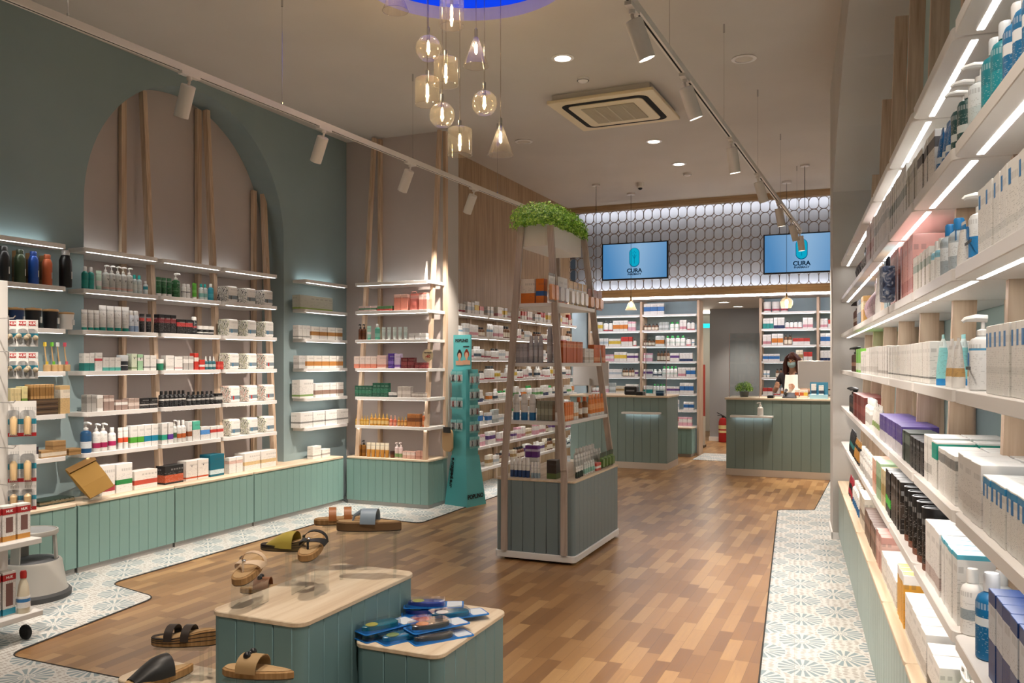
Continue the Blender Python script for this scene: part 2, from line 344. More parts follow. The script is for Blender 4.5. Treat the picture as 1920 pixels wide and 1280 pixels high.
# ---------------------------------------------------------------- back of the shop
structure(MB().box(-4.5, .62, 13.95, 14.0, 0, 2.5).build('wall_back', BLUEP)) if 0 else None
structure(MB().box(-4.54, -2.64, 13.96, 14.04, 0, 2.5).build('wall_back_left', BLUEP)); structure(MB().box(-1.69, .7, 13.96, 14.04, 0, 2.5).build('wall_back_right', BLUEP))
structure(MB().box(-4.54, -4.48, 12.85, 13.96, 0, 2.5).build('wall_back_side', BLUEP))
structure(MB().box(-2.88, -1.3, 16.2, 16.28, 0, 2.5).build('wall_back_corridor', GREYP if 0 else plaster('grey paint', '#9C9EA1', '#A2A4A7')))
structure(MB().box(-1.66, -1.6, 14.04, 16.2, 0, 2.5).build('wall_corridor_right', MATS['grey paint']))
structure(MB().box(-2.89, -1.3, 16.17, 16.2, 0, .08).build('baseboard_back', WHITE))
structure(MB().box(-3.6, -2.4, 18.4, 18.48, 0, 2.5).box(-3.6, -3.52, 14.04, 18.4, 0, 2.5).build('wall_back_store', plaster('cream paint', '#D9D3C8', '#DDD7CC')))
structure(MB().box(-4.6, .7, 12.85, 18.5, 2.50, 2.56).build('ceiling_back', CEILM))
structure(MB().box(-4.54, .7, 13.2, 13.25, 2.56, CEIL).build('wall_back_upper', plaster('white paint', '#A9ABAE', '#ADAFB2')))
# lattice screen between two oak beams
PX, PZ = .1345, .1786; LX0, LZ0 = -4.5, 2.615
m = MB()
ring = []
hw, hh, q = PX/2, PZ/2, .063
for sx, sz in ((1, 1), (-1, 1), (-1, -1), (1, -1)):
    for i in range(5):
        a = PI/2*i/4
        if sx*sz < 0: a = PI/2-a
        ring.append((sx*(hw-q+q*math.cos(a)), sz*(hh-q+q*math.sin(a))))
ring = ring if True else ring
for r_ in range(7):
    for c_ in range(37):
        cx, cz = LX0+(c_+.5)*PX, LZ0+(r_+.5)*PZ; n = len(ring); vs = []
        for (x, z) in ring:
            for k, yy in ((1.055, 12.79), (.945, 12.79), (.945, 12.81), (1.055, 12.81)): vs.append((cx+x*k, yy, cz+z*(1+(k-1)*.8)))
        fs = []
        for i in range(n):
            j = (i+1) % n
            for e in range(4): fs.append((i*4+e, i*4+(e+1) % 4, j*4+(e+1) % 4, j*4+e))
        m.add(vs, fs)
lat = empty('lattice_screen', (0, 12.8, 0)); tag(lat, 'lattice of oval rings between oak beams above the back counters', 'screen')
def sub(mb, name, mt, parent, **k):
    o = mb.build(name, mt, None, **k); o.parent = parent; o.matrix_parent_inverse = Matrix.Translation(-parent.location) if parent.rotation_euler.z == 0 else parent.matrix_basis.inverted(); return o
sub(m, 'lattice', mat('bronze lattice', '#85715F', .45, .2), lat)
sub(MB().box(-4.49, .60, 12.72, 12.84, 2.50, 2.615), 'beam', BEAMW, lat); sub(MB().box(-4.49, .60, 12.72, 12.84, 3.865, 3.949), 'beam', BEAMW, lat)
lw = [emis('backlight strip', '#F1F4FF', 13)]
tag(MB().box(-4.45, .60, 13.06, 13.08, 3.932, 3.947).build('light_strip', lw), 'cool white light strip along the top behind the lattice', 'light strip'); tag(MB().box(-4.45, .60, 13.06, 13.08, 2.575, 2.60).build('light_strip', lw), 'cool white light strip along the bottom behind the lattice', 'light strip')
o = MB().box(-4.45, .60, 12.86, 12.90, 2.475, 2.499).build('light_strip', emis('soffit strip', '#F4F4FF', 20)); tag(o, 'long white light strip under the oak beam of the lattice', 'light strip')
# ---------------------------------------------------------------- furniture builders
def planks(m, L, z0, z1, y, pitch=.092, t=.012, x0=0.):
    n = max(1, round(L/pitch)); w_ = L/n
    for i in range(n): m.bbox(x0+i*w_+.0012, x0+(i+1)*w_-.0012, y, y+t, z0, z1, .0022)
def cabinet(name, L, Dp, H, loc, rz, label, gmat=GREEN, top=OAKX, corners=(1, 1, 0, 0), plinth=PLINTH, ph=.045, sides=(0, 0), cat='cabinet', over=.008, r=.03, group=None, toph=.018):
    t = tag(empty(name, loc, rz), label, cat, group)   # local: front faces -y, spans x 0..L, y 0..Dp
    m = MB(); m.cur = 1; m.box(.006, L-.006, .010, Dp, ph, H-toph); m.cur = 0; planks(m, L-.004, ph, H-toph, 0, x0=.002)
    for sd, xx in ((0, .0), (1, L)):
        if sides[sd]:
            mm = MB(); planks(mm, Dp-.014, ph, H-toph, 0)
            M4 = Matrix.Translation((xx, .012 if sd else Dp, 0)) @ Matrix.Rotation(PI/2 if sd else -PI/2, 4, 'Z')
            m.add([tuple(M4 @ Vector(v)) for v in mm.v], mm.f)
    m.build('cabinet_body', [gmat, GREEND], t)
    MB().box(.01, L-.01, .015, Dp, 0.001, ph).build('plinth', plinth, t)
    MB().prism(rrect(0 if not sides[0] else -over, L if not sides[1] else L+over, -over, Dp, r, corners=corners), H-toph, H, .002).build('worktop', top, t)
    return t
SH_T = .032
def shelf_mb(L, Dp, r=.03, corners=(1, 1, 0, 0)): return MB().prism(rrect(0, L, 0, Dp, r, corners=corners), 0, SH_T, .002)
_SM = {}
def UPM(L): return MB().box(.05, L-.05, 0, .012, 0, .004).mesh('led_strip', MATS.get('uplight strip') or emis('uplight strip', '#EAF4F4', 7))
def shelf(parent, L, Dp, x, y, z, led, lm=None, corners=(1, 1, 0, 0)):
    k = (round(L, 3), round(Dp, 3), corners)
    if k not in _SM:
        _SM[k] = (shelf_mb(L, Dp, corners=corners).mesh('shelf', WHITE), MB().box(.03, L-.03, (.046 if Dp == .325 else .010), (.062 if Dp == .325 else .022), -.0007, .0005).mesh('led_strip', lm or LED))
    o = put('shelf', _SM[k][0], parent, (x, y, z))
    put('led_strip', _SM[k][1], o)
    if led == 'up': put('led_strip', UPM(L), o, (0, Dp-.05, SH_T+.001))
    return o
def leg(parent, name, p, q, w_=.035, d=.05, up=(0, 1, 0), mt=None): return MB().bar(p, q, w_, d, up).build(name, mt or OAK, parent)
ZS = [.80, 1.10, 1.40, 1.70, 2.00, 2.30]
# --- left wall cabinets (front plane x = -5.17)
def lcab(y0, y1, label): return cabinet('base_cabinet', y1-y0, .255, .50, (-5.17, y0, 0), PI/2, label, sides=(0, 0), group=None)
lcab(3.1, 4.25, 'sage green panelled base cabinet behind the grey step stool'); lcab(4.255, 5.155, 'sage green panelled base cabinet under the left arch shelves')
lcab(5.16, 6.095, 'sage green panelled base cabinet under the middle arch shelves'); lcab(6.10, 7.50, 'sage green panelled base cabinet running into the corner')
# --- wall shelving bays on the left (shelf fronts at x = -5.26)
SF = -5.26
def lbay(name, y0, y1, dep, label, leds, posts, zs=ZS, corners=(1, 1, 0, 0)):
    t = tag(empty(name, (SF, y0, 0), PI/2), label, 'shelves')
    for i, z in enumerate(zs): shelf(t, y1-y0, dep, 0, 0, z, 'up' if i == 5 else 1, corners=corners)
    for (yb, yt_, dd, zt) in posts:
        leg(t, 'rear_post', (yb[2]-y0, .41, .5), (yb[2]-y0, .41, zt), .05, .035)
        leg(t, 'front_post', (yb[0]-y0, .11, .5), (yb[1]-y0, .36, zt), .042, .05)
    return t
lbay('wall_shelving', 3.0, 4.245, .168, 'white lit wall shelves at the far left holding steel flasks', (4, 5), [])
lbay('wall_shelving', 4.385, 5.085, .43, 'left bay of white lit shelves in the arched niche', (4, 5), [((5.19, 5.25, 5.09), 0, .42, 3.76)])
lbay('wall_shelving', 5.12, 5.79, .43, 'middle bay of white lit shelves in the arched niche', (4, 5), [((5.90, 5.98, 5.93), 0, .42, 3.80)])
lbay('wall_shelving', 5.825, 6.545, .43, 'right bay of white lit shelves in the arched niche', (4, 5), [((6.62, 6.76, 6.68), 0, .42, 3.2)])
lbay('wall_shelving', 6.98, 7.70, .168, 'white lit shelves on the teal wall next to the corner', (5,), [], corners=(1, 0, 0, 0))
# --- corner unit facing the camera
cabinet('base_cabinet', .99, .41, .50, (-5.145, 7.51, 0), 0, 'sage green panelled base cabinet at the front of the return wall', sides=(0, 1))
t = tag(empty('wall_shelving', (-5.06, 7.53, 0)), 'white shelves with leaning oak posts on the return wall', 'shelves')
for i, z in enumerate(ZS): shelf(t, .90, .36, 0, 0, z, 'up' if i == 5 else 1)
for xb, xt in ((.04, .06), (.855, .865)):
    leg(t, 'front_post', (xb-.01, .0+.02, .5), (xt, .30, 3.93), .05, .035, (1, 0, 0)); leg(t, 'rear_post', (xt+.03, .37, .5), (xt+.03, .37, 3.93), .05, .035, (1, 0, 0))
# --- oak wall shelving
WZ = [.25, .51, .76, 1.03, 1.29, 1.54, 1.795, 2.05]
for y0, y1, lb in ((8.30, 9.08, 'first bay of white shelves on the oak panelled wall'), (9.10, 9.84, 'second bay of white shelves on the oak panelled wall'), (9.86, 10.60, 'third bay of white shelves on the oak panelled wall'), (10.62, 11.36, 'fourth bay of white shelves on the oak panelled wall'), (11.38, 12.3, 'last bay of white shelves on the oak panelled wall')):
    t = tag(empty('wall_shelving', (-4.2, y0, 0), PI/2), lb, 'shelves')
    for z in WZ: shelf(t, y1-y0, .295, 0, 0, z-.032, z > 1.7)
    leg(t, 'post', (y1-y0+.01, .27, .0), (y1-y0+.01, .27, 2.05), .04, .04)
# --- right wall run: cabinets and shelving (local frame: x -> back along wall, y -> outward)
SJ = [7.60-.7545*i for i in range(10)]
def rframe(n, s): return RW(n, s), PHI-PI/2    # local +x runs towards the camera, local -y faces the aisle
names = ['farthest', 'second farthest', 'third farthest', 'fourth farthest', 'fifth farthest', 'sixth farthest', 'seventh farthest', 'nearest']
for i in range(8):
    s1, s0 = SJ[i], SJ[i+1]; L = s1-s0
    p, rz = rframe(.355, s1-.004)
    cabinet('base_cabinet', L-.006, .33, .50, p, rz, f'{names[i]} grey green base cabinet of the right wall run', gmat=mat('pale sage lacquer', '#9DB0AA', .4), corners=(1, 1, 0, 0), r=.02)
    p, rz = rframe(.372, s1-.004)
    t = tag(empty('wall_shelving', p, rz), f'{names[i]} bay of white lit shelves on the right wall', 'shelves')
    for k, z in enumerate(ZS): shelf(t, L-.008, .325, 0, 0, z, 'up' if k == 5 else 1, corners=(1, 1, 0, 0))
    zt = [2.93, 3.27, 3.53, 3.65, 3.73, 3.78, 3.78, 3.78][i]
    x = L if i else L
    leg(t, 'front_post', (L-.02, .12, .5), (L-.02, .22, zt-.03), .03, .07, (0, 1, 0)); leg(t, 'rear_post', (L-.02, .30, .5), (L-.02, .30, zt), .03, .05, (0, 1, 0))
p, rz = rframe(.372, SJ[0]-.004)
# ---------------------------------------------------------------- gondola
GX0, GX1, GY0, GY1 = -2.655, -2.025, 5.86, 7.02
g = tag(empty('display_gondola', (GX0, GY0, 0)), 'freestanding grey green gondola with leaning oak legs and white shelves', 'display unit')
W_, L_ = GX1-GX0, GY1-GY0
m = MB(); m.cur = 1; m.box(.014, W_-.014, .014, L_-.014, .07, .605); m.cur = 0
planks(m, W_-.06, .07, .605, 0, x0=.03)
def side_planks(m, M4, L, pitch=.092):
    mm = MB(); planks(mm, L, .07, .605, 0, pitch); m.add([tuple(M4 @ Vector(v)) for v in mm.v], mm.f)
side_planks(m, Matrix.Translation((W_, .03, 0)) @ Matrix.Rotation(PI/2, 4, 'Z'), L_-.06)
side_planks(m, Matrix.Translation((0, L_-.03, 0)) @ Matrix.Rotation(-PI/2, 4, 'Z'), L_-.06)
side_planks(m, Matrix.Translation((W_-.03, L_, 0)) @ Matrix.Rotation(PI, 4, 'Z'), W_-.06)
for cx, cy in ((.03, .03), (W_-.03, .03), (W_-.03, L_-.03), (.03, L_-.03)): m.lathe([(.03, .07), (.03, .605)], 20, (cx, cy))
m.build('base_cabinet', [GREY_G, GREEND], g, smooth=True)
MB().prism(rrect(-.01, W_+.01, -.01, L_+.01, .035), .02, .07, .004).build('plinth', WHITE, g)
MB().box(.05, W_-.05, .05, L_-.05, .0, .02).build('castor_recess', DARK, g)
MB().prism(rrect(-.004, W_+.004, -.004, L_+.004, .034), .605, .62, .002).build('worktop', OAKH, g)
zt = 2.41
def glean(z): return (z-.62)/(zt-.62)
for sx in (0, 1):
    for sy in (0, 1):
        xb, xt = (.055, .155) if sx == 0 else (W_-.055, W_-.235); yb, yt = (-.012, .10) if sy == 0 else (L_+.012, L_-.26)
        xb, xt = (.075, .165) if sx == 0 else (W_-.075, W_-.225)
        lg = leg(g, 'leg', (xb, yb, .03), (xb+(xt-xb)*.12, yb+.0, .62), .045, .022, (0, 1, 0)) if 0 else None
        o = MB().bar((xb, yb, .075), (xb, yb+(.006 if sy == 0 else -.006), .70), .048, .026, (0, 1, 0)).bar((xb, yb, .70), (xt, yt, zt+.12), .048, .026, (0, 1, 0)).build('leg', wood('grey oak', '#A4958A', '#B5A69A', '#C2B4A8') if 'grey oak' not in MATS else MATS['grey oak'], g)
GSH = []
for z in (1.055, 1.492, 1.945):
    k = (z-.70)/(zt+.12-.70); xa = .075+(.165-.075)*k-.03; xb = W_-.075+(-.15)*k+.03; ya = -.012+.112*k+.016; yb = L_+.012-.272*k-.016
    xa, xb = xa-.0, xb+.0
    MB().prism(rrect(xa, xb, ya, yb, .02), z-.028, z, .002).build('shelf', WHITE, g); GSH.append((GX0+xa, GX0+xb, GY0+ya, GY0+yb, z))
# planter
PLO = (-2.535-GX0, 5.985-GY0, 2.385)
def trough(m, x0, x1, y0, y1, z0, z1, t=.012, r=.05):
    o = rrect(x0, x1, y0, y1, r); i_ = rrect(x0+t, x1-t, y0+t, y1-t, r-t)
    m.loft([[(x, y, z0) for x, y in o], [(x, y, z1) for x, y in o], [(x, y, z1) for x, y in i_], [(x, y, z0+.03) for x, y in i_]])
m = MB(); trough(m, 0, .265, 0, .80, 0, .165); pl = m.build('planter_trough', mat('white planter', '#E6E1DC', .5), g, PLO)
MB().prism(rrect(.013, .252, .013, .787, .04), .04, .13).build('soil', mat('soil', '#2C2119', .95), pl)
def foliage(n, cx, cy, cz, ax, ay, az, size, seed):
    rnd = random.Random(seed); m = MB()
    for i in range(n):
        a = rnd.uniform(0, 2*PI); u = rnd.uniform(-.35, 1); rr = math.sqrt(1-u*u) if u > 0 else 1.0
        rad = rnd.uniform(.72, 1.06) if rnd.random() < .8 else rnd.uniform(.3, .8)
        sq = lambda v: math.copysign(abs(v)**.75, v)
        p = Vector((cx+ax*sq(math.cos(a))*rr*rad, cy+ay*sq(math.sin(a))*rr*rad, cz+az*u*rad+.012*math.sin(17*a+5*u)))
        nrm = Vector((math.cos(a)*rr, math.sin(a)*rr, u+.5)).normalized()+Vector((rnd.uniform(-.8, .8), rnd.uniform(-.8, .8), rnd.uniform(-.6, .8)))
        nrm.normalize(); t1 = nrm.cross(Vector((rnd.uniform(-1, 1), rnd.uniform(-1, 1), rnd.uniform(-1, 1)))).normalized(); t2 = nrm.cross(t1); s_ = size*rnd.uniform(.6, 1.25)
        m.cur = rnd.choice((0, 0, 1, 1, 2))
        m.add([p-t1*s_*.9, p-t2*s_*.42, p+t1*s_*.9+nrm*s_*.15, p+t2*s_*.42], [(0, 1, 2, 3)])
    return m
LEAF = [mat('leaf green', '#82B538', .5), mat('leaf bright', '#B9DE5C', .45), mat('leaf deep', '#568F26', .55)]
foliage(10000, .135, .38, .20, .21, .54, .165, .013, 3).build('foliage', LEAF, pl)
# ---------------------------------------------------------------- counters
def counter(name, x0, x1, y0, y1, label, extra=None):
    t = tag(empty(name, (x0, y0, 0)), label, 'counter'); L, Dp = x1-x0, y1-y0
    m = MB(); m.cur = 1; m.box(.012, L-.012, .012, Dp-.012, .09, 1.0); m.cur = 0; mm = MB()
    planks(m, L, .09, 1.0, 0, .118)
    for M4, q in ((Matrix.Translation((L, 0, 0)) @ Matrix.Rotation(PI/2, 4, 'Z'), Dp), (Matrix.Translation((0, Dp, 0)) @ Matrix.Rotation(-PI/2, 4, 'Z'), Dp)):
        mm = MB(); planks(mm, q, .09, 1.0, 0, .118); m.add([tuple(M4 @ Vector(v)) for v in mm.v], mm.f)
    m.build('counter_body', [mat('counter lacquer', '#7F918A', .5), GREEND], t); MB().box(-.004, L+.004, -.004, Dp, 0.001, .09).build('plinth', mat('cream plinth', '#CDBFAE', .5), t)
    MB().prism(rrect(-.02, L+.02, -.02, Dp+.02, .02), 1.0, 1.025, .002).build('worktop', OAKX, t); return t
c1 = counter('service_counter', -4.05, -2.64, 11.56, 12.26, 'left panelled sage green service counter behind the gondola')
c2 = counter('service_counter', -1.81, .55, 11.40, 12.05, 'right panelled sage green service counter where the pharmacist works')
for c, xa in ((c1, .80), (c2, .07)):
    o = MB().prism(rrect(xa, xa+.535, -.16, -.001, .012), .775, .80, .002).build('bag_shelf', WHITE, c); MB().box(.03, .5, .12, .135, -.004, .001).build('led_strip', LEDC, o, (xa, -.16, .775))
# shelving units behind the counters
for (xa, xb, ups, lb, lo) in ((-4.45, -2.60, (0, .895, 1.83), 'back wall shelves behind the left counter', 0), (-1.655, .30, (0, .845, 1.90), 'back wall shelves behind the right counter', 0)):
    t = tag(empty('wall_shelving', (xa, 13.6, 0)), lb, 'shelves'); u = list(ups)
    for a, b in zip(u, u[1:]):
        for z in (.462, .72, .985, 1.255, 1.51, 1.762, 2.015, 2.275): shelf(t, b-a-.04, .33, a+.035, 0, z-.032, False, corners=(0, 0, 0, 0))
    for a in u: MB().box(a, a+.035, .0, .34, 0, 2.49).build('upright', OAK, t)
cabinet('drawer_cabinet', .34, .3, .46, (-2.98, 13.29, 0), 0, 'sage drawer cabinet below the back shelves beside the corridor', sides=(0, 1))
# ---------------------------------------------------------------- lighting fixtures
HEADW = mat('track white', '#DDD6CC', .45)
def track(name, pa, pb, label, heads, wires, aim, hl=.19, hr=.042, power=90, dark_aims=None):
    pa, pb = Vector(pa), Vector(pb); t = tag(empty(name, pa), label, 'track light'); L = (pb-pa).length; d = (pb-pa).normalized(); ang = math.atan2(d.y, d.x)-PI/2
    def Pt(y): return pa+d*((y-pa.y)/d.y)
    sd = Vector((d.y, -d.x, 0))
    m = MB(); m.T = Matrix.Rotation(ang, 4, 'Z'); m.box(-.018, .018, 0, L, 0, .034); m.box(-.018, -.006, 0, L, -.004, 0); m.box(.006, .018, 0, L, -.004, 0); m.build('rail', HEADW, t)
    m = MB(); m.T = Matrix.Rotation(ang, 4, 'Z'); m.box(-.006, .006, .02, L-.02, -.003, -.0005); m.build('conductor_slot', DARK, t)
    for y in wires:
        q = Pt(y)-pa; o = MB().tube([(q.x, q.y, .034), (q.x, q.y, CEIL-pa.z)], .0016, 5).lathe([(.007, CEIL-pa.z-.06), (.007, CEIL-pa.z)], 8, (q.x, q.y)).lathe([(.006, .034), (.006, .055)], 8, (q.x, q.y)).build('suspension_wire', CHROME, t)
    for i, y in enumerate(heads):
        q = Pt(y)-pa; a = Vector(aim[i] if isinstance(aim, list) else aim).normalized()
        m = MB(); m.T = Matrix.Translation(q) @ Matrix.Rotation(ang, 4, 'Z'); m.box(-.017, .017, -.07, .07, -.022, .0); m.lathe([(.016, -.04), (.016, -.02)], 12); m.build('adaptor', HEADW, t)
        c0 = q+Vector((0, 0, -.05)); M4 = Matrix.Translation(c0) @ a.to_track_quat('-Z', 'Y').to_matrix().to_4x4()
        m = MB(); m.T = Matrix.Translation(q); m.tube([(0,0,-.035), (0,0,-.05), tuple(Vector((0,0,-.05))+a*.03)], .008, 8); m.build('joint', HEADW, t)
        m = MB(); m.T = M4; m.lathe([(.0001, -.02), (hr-.004, -.02), (hr, -.024), (hr, -.02-hl), (hr-.004, -.02-hl), (hr-.004, -.014-hl), (hr-.005, -.005-hl)], 28); hd = m.build('spot_head', HEADW, t, smooth=True)
        m = MB(); m.T = M4; m.lathe([(.0001, -.017-hl+.006), (hr-.005, -.017-hl+.006)], 24); m.build('lens', emis('spot lens', '#FFF4E2', 14) if 'spot lens' not in MATS else MATS['spot lens'], hd)
        lamp('spot_beam', 'SPOT', tuple(c0+a*(hl+.04)), power, '#FFF1E2', t, a, .035, 62, .8)
    return t
track('track_rail', (-3.745, 2.0, 3.19), (-3.53, 9.0, 3.19), 'left suspended white track rail with cylindrical spotlights aimed at the arch', [2.55, 3.79, 5.05, 6.22, 7.38], [3.0, 4.6, 6.26, 7.9], [(-.5, .1, -1), (-.46, .12, -1), (-.52, .2, -.9), (-.52, .2, -.9), (-.5, .25, -.9)], power=135)
track('track_rail', (-1.10, 2.0, 3.19), (-.885, 11.55, 3.19), 'right suspended white track rail with cylindrical spotlights above the tiled strip', [2.6, 3.90, 4.98, 6.52, 7.85, 9.3, 10.5, 11.45], [3.2, 4.62, 6.23, 7.85, 9.47, 11.1], [(.35, .3, -1), (.30, .25, -1), (.3, .25, -1), (.12, .15, -1), (.25, .3, -1), (.15, .15, -1), (.25, .3, -1), (.12, .1, -1)], power=120)
# pendant cluster
PG_ = tag(empty('pendant_cluster', (RC[0], RC[1], CEIL+.155)), 'cluster of smoked glass pendants hanging from the round ceiling recess', 'pendant lights')
MB().lathe([(.26, -.02), (.26, 0)], 32).build('canopy', CHROME, PG_)
BULB = emis('filament glow', '#FFE2AE', 55); CORD = clear('clear cord', '#E8E2D8', .6, .2, .25)
def pend(kind, x, y, z, sc=1):
    X, Y, Z = x-RC[0], y-RC[1], z-(CEIL+.155)
    if kind == 'globe': prof = [(.012, .083), (.03, .078), (.055, .062), (.075, .035), (.082, 0), (.076, -.032), (.058, -.058), (.042, -.070)]; top = .083
    elif kind == 'cyl': prof = [(.012, .085), (.068, .085), (.077, .078), (.078, .07), (.078, -.085)]; top = .085
    else: prof = [(.010, .095), (.018, .085), (.083, -.09)]; top = .095
    m = MB(); m.T = Matrix.Translation((X, Y, Z)) @ Matrix.Scale(sc, 4); m.loft([[(r*math.cos(2*PI*i/28), r*math.sin(2*PI*i/28), zz) for i in range(28)] for r, zz in prof], (0, 0))
    lo = max(p[1] for p in prof); rim = prof[-1]
    sh = m.build('glass_shade', GLASSW if kind != 'globe' else GLASSC if 0 else GLASSW, PG_, smooth=True)
    m = MB(); m.T = Matrix.Translation((X, Y, Z)); m.tube([(rim[0]*math.cos(2*PI*i/28), rim[0]*math.sin(2*PI*i/28), rim[1]) for i in range(28)], .0016, 5, True); m.build('glass_rim', GLASSC, sh, smooth=True)
    m = MB(); m.T = Matrix.Translation((X, Y, Z)); m.lathe([(.011, top-.035), (.011, top+.05), (.004, top+.055)], 12); m.build('lamp_holder', CHROME, PG_, smooth=True)
    m = MB(); m.T = Matrix.Translation((X, Y, Z)); b0 = top-.04; m.lathe([(.004, b0), (.008, b0-.01), (.008, b0-.06), (.003, b0-.068), (.0001, b0-.07)], 12); m.build('bulb', BULB, PG_, smooth=True)
    MB().tube([(X, Y, Z+top+.05), (X, Y, 0)], .0028, 6).build('cord', CORD, PG_)
    o = lamp('bulb_light', 'POINT', (X, Y, Z+top-.07), 1.2, '#FFD9A0', PG_, None, .012)
for k, x, y, z in [('globe', -2.608, 4.714, 3.491), ('cyl', -2.505, 4.757, 3.342), ('cyl', -2.614, 4.711, 3.217), ('cone', -2.331, 4.837, 3.471), ('globe', -2.28, 4.853, 3.142), ('globe', -2.527, 4.748, 3.067), ('cyl', -2.423, 4.791, 2.898), ('cone', -2.186, 4.896, 2.904), ('cyl', -2.471, 4.771, 3.715), ('cone', -2.80, 4.63, 3.82)]: pend(k, x, y, z)
# recessed downlights, sensors
def downlight(x, y, on, label, z=CEIL, r=.062, power=24):
    t = tag(empty('recessed_downlight', (x, y, z)), label, 'ceiling light')
    MB().lathe([(r, -.0), (r+.028, -.001), (r+.03, -.006), (r+.004, -.010), (r, -.002)], 32, open_=True).build('trim_ring', WHITE, t, smooth=True)
    MB().lathe([(.0001, -.004), (r, -.004)], 28).build('lens', (MATS.get('downlight lens') or emis('downlight lens', '#FFF1DC', 16)) if on else mat('unlit lens', '#CFC6BB', .6), t)
    if on: lamp('downlight_beam', 'SPOT', (0, 0, -.02), power, '#FFEFDD', t, (0, 0, -1), .03, 95, .8)
downlight(-2.31, 6.40, 1, 'large lit recessed downlight left of the air conditioning cassette'); downlight(-2.253, 9.22, 1, 'lit recessed downlight just behind the air conditioning cassette'); downlight(-2.226, 10.40, 1, 'lit recessed downlight nearest the back lattice')
downlight(-.971, 7.0, 0, 'unlit round recessed fitting right of the track rail', r=.07); downlight(-3.585, 8.66, 0, 'unlit round recessed fitting above the oak wall', r=.07)
downlight(-2.321, 14.36, 1, 'nearer lit downlight in the corridor ceiling', 2.5, .08, 60); downlight(-2.261, 15.57, 1, 'farther lit downlight in the corridor ceiling', 2.5, .08, 60)
for x, y, lb in ((-2.3, 3.0, 'unseen downlight added to light the sandal display'), (-.7, 1.2, 'unseen fill downlight added near the shop entrance'), (-3.2, .8, 'unseen fill downlight added beside the entrance rack')): downlight(x, y, 1, lb, power=(15 if x < -3 else 170) if x < -3 or y < 2 else 120)  # unseen lamps, added to brighten the front of the shop
for x, y, lb in ((-2.318, 6.94, 'round white smoke detector in front of the cassette unit'), (-2.238, 10.975, 'round white smoke detector near the lattice screen')):
    t = tag(empty('smoke_detector', (x, y, CEIL)), lb, 'smoke detector'); MB().lathe([(.052, -.0), (.052, -.018), (.047, -.02), (.03, -.034), (.0001, -.036)], 24).build('housing', WHITE, t, smooth=True)
    MB().lathe([(.053, -.020), (.042, -.0215)], 24).build('vent_ring', DARK, t)
x, y = -2.95, 11.3
t = tag(empty('security_camera', (x, y, CEIL)), 'small white dome camera on the ceiling by the lattice', 'camera'); MB().lathe([(.05, 0), (.05, -.05), (.04, -.07), (.0001, -.07)], 20).build('housing', WHITE, t, smooth=True); MB().sphere((0, 0, -.07), .03, 14, 8).build('lens_dome', BLACK, t, smooth=True)
# air conditioning cassette
CCX, CCY = -2.26, 7.73
t = tag(empty('ceiling_cassette', (CCX, CCY, CEIL), math.radians(-1.5)), 'square cream air conditioning cassette on the ceiling', 'air conditioner')
CASS = mat('cassette cream', '#E6D6B2', .5)
m = MB(); h = .50; z = -.085
m.prism(rrect(-h, h, -h, h, .012), -.085, -.055, .004); m.build('panel', CASS, t); MB().box(-.46, .46, -.46, .46, -.055, 0).build('body', mat('cassette side', '#C9C2B8', .6), t)
def frame_ring(m, o, i, r1, r2, z0, z1):
    a = rrect(-o, o, -o, o, r1, 6); b = rrect(-i, i, -i, i, r2, 6); m.loft([[(x, y, z0) for x, y in a], [(x, y, z1) for x, y in a], [(x, y, z1) for x, y in b], [(x, y, z0) for x, y in b], [(x, y, z0) for x, y in a]], (0, 0))
m = MB(); frame_ring(m, .41, .355, .09, .06, -.0885, -.083); m.build('air_slot', DARK, t)
m = MB(); m.prism(rrect(-.355, .355, -.355, .355, .055), -.095, -.085, .003); m.build('inner_panel', CASS, t)
m = MB(); m.prism(rrect(-.255, .255, -.255, .255, .01), -.098, -.095)
o = m.build('grille', mat('grille frame', '#A79C86', .6), t); m = MB()
for i in range(26): m.box(-.25, .25, -.248+i*.0194, -.248+i*.0194+.010, -.1015, -.098)
for i in range(3): m.box(-.127+i*.127-.005, -.127+i*.127+.005, -.25, .25, -.1025, -.098)
m.build('louvres', mat('grille slats', '#C2B79D', .6), o)
# back pendants with canopies
for (x, y, z, kind, lb) in ((-3.255, 11.94, 2.32, 'cone', 'small glass cone pendant above the left counter'), (-1.10, 12.0, 2.30, 'globe', 'small amber glass pendant above the right counter')):
    t = tag(empty('pendant_lamp', (x, y, CEIL)), lb, 'pendant light'); MB().lathe([(.06, -.025), (.06, 0)], 20).build('canopy', WHITE, t)
    Z = z-CEIL; MB().tube([(0, 0, Z+.12), (0, 0, -.02)], .003, 5).build('cord', BLACK, t); MB().lathe([(.014, Z+.06), (.016, Z+.13), (.006, Z+.135)], 12).build('lamp_holder', mat('brass', '#A88955', .3, 1), t)
    prof = [(.016, .09), (.03, .05), (.085, -.07)] if kind == 'cone' else [(.016, .08), (.05, .065), (.082, .02), (.085, -.02), (.06, -.07)]
    m = MB(); m.loft([[(r*math.cos(2*PI*i/20), r*math.sin(2*PI*i/20), Z+zz) for i in range(20)] for r, zz in prof], (0, 0)); m.build('glass_shade', GLASSW, t, smooth=True)
    MB().sphere((0, 0, Z+.01), .022, 12, 8, (1, 1, 1.5)).build('bulb', BULB, t, smooth=True); lamp('bulb_light', 'POINT', (0, 0, Z-.03), 5, '#FFD9A0', t, None, .02)
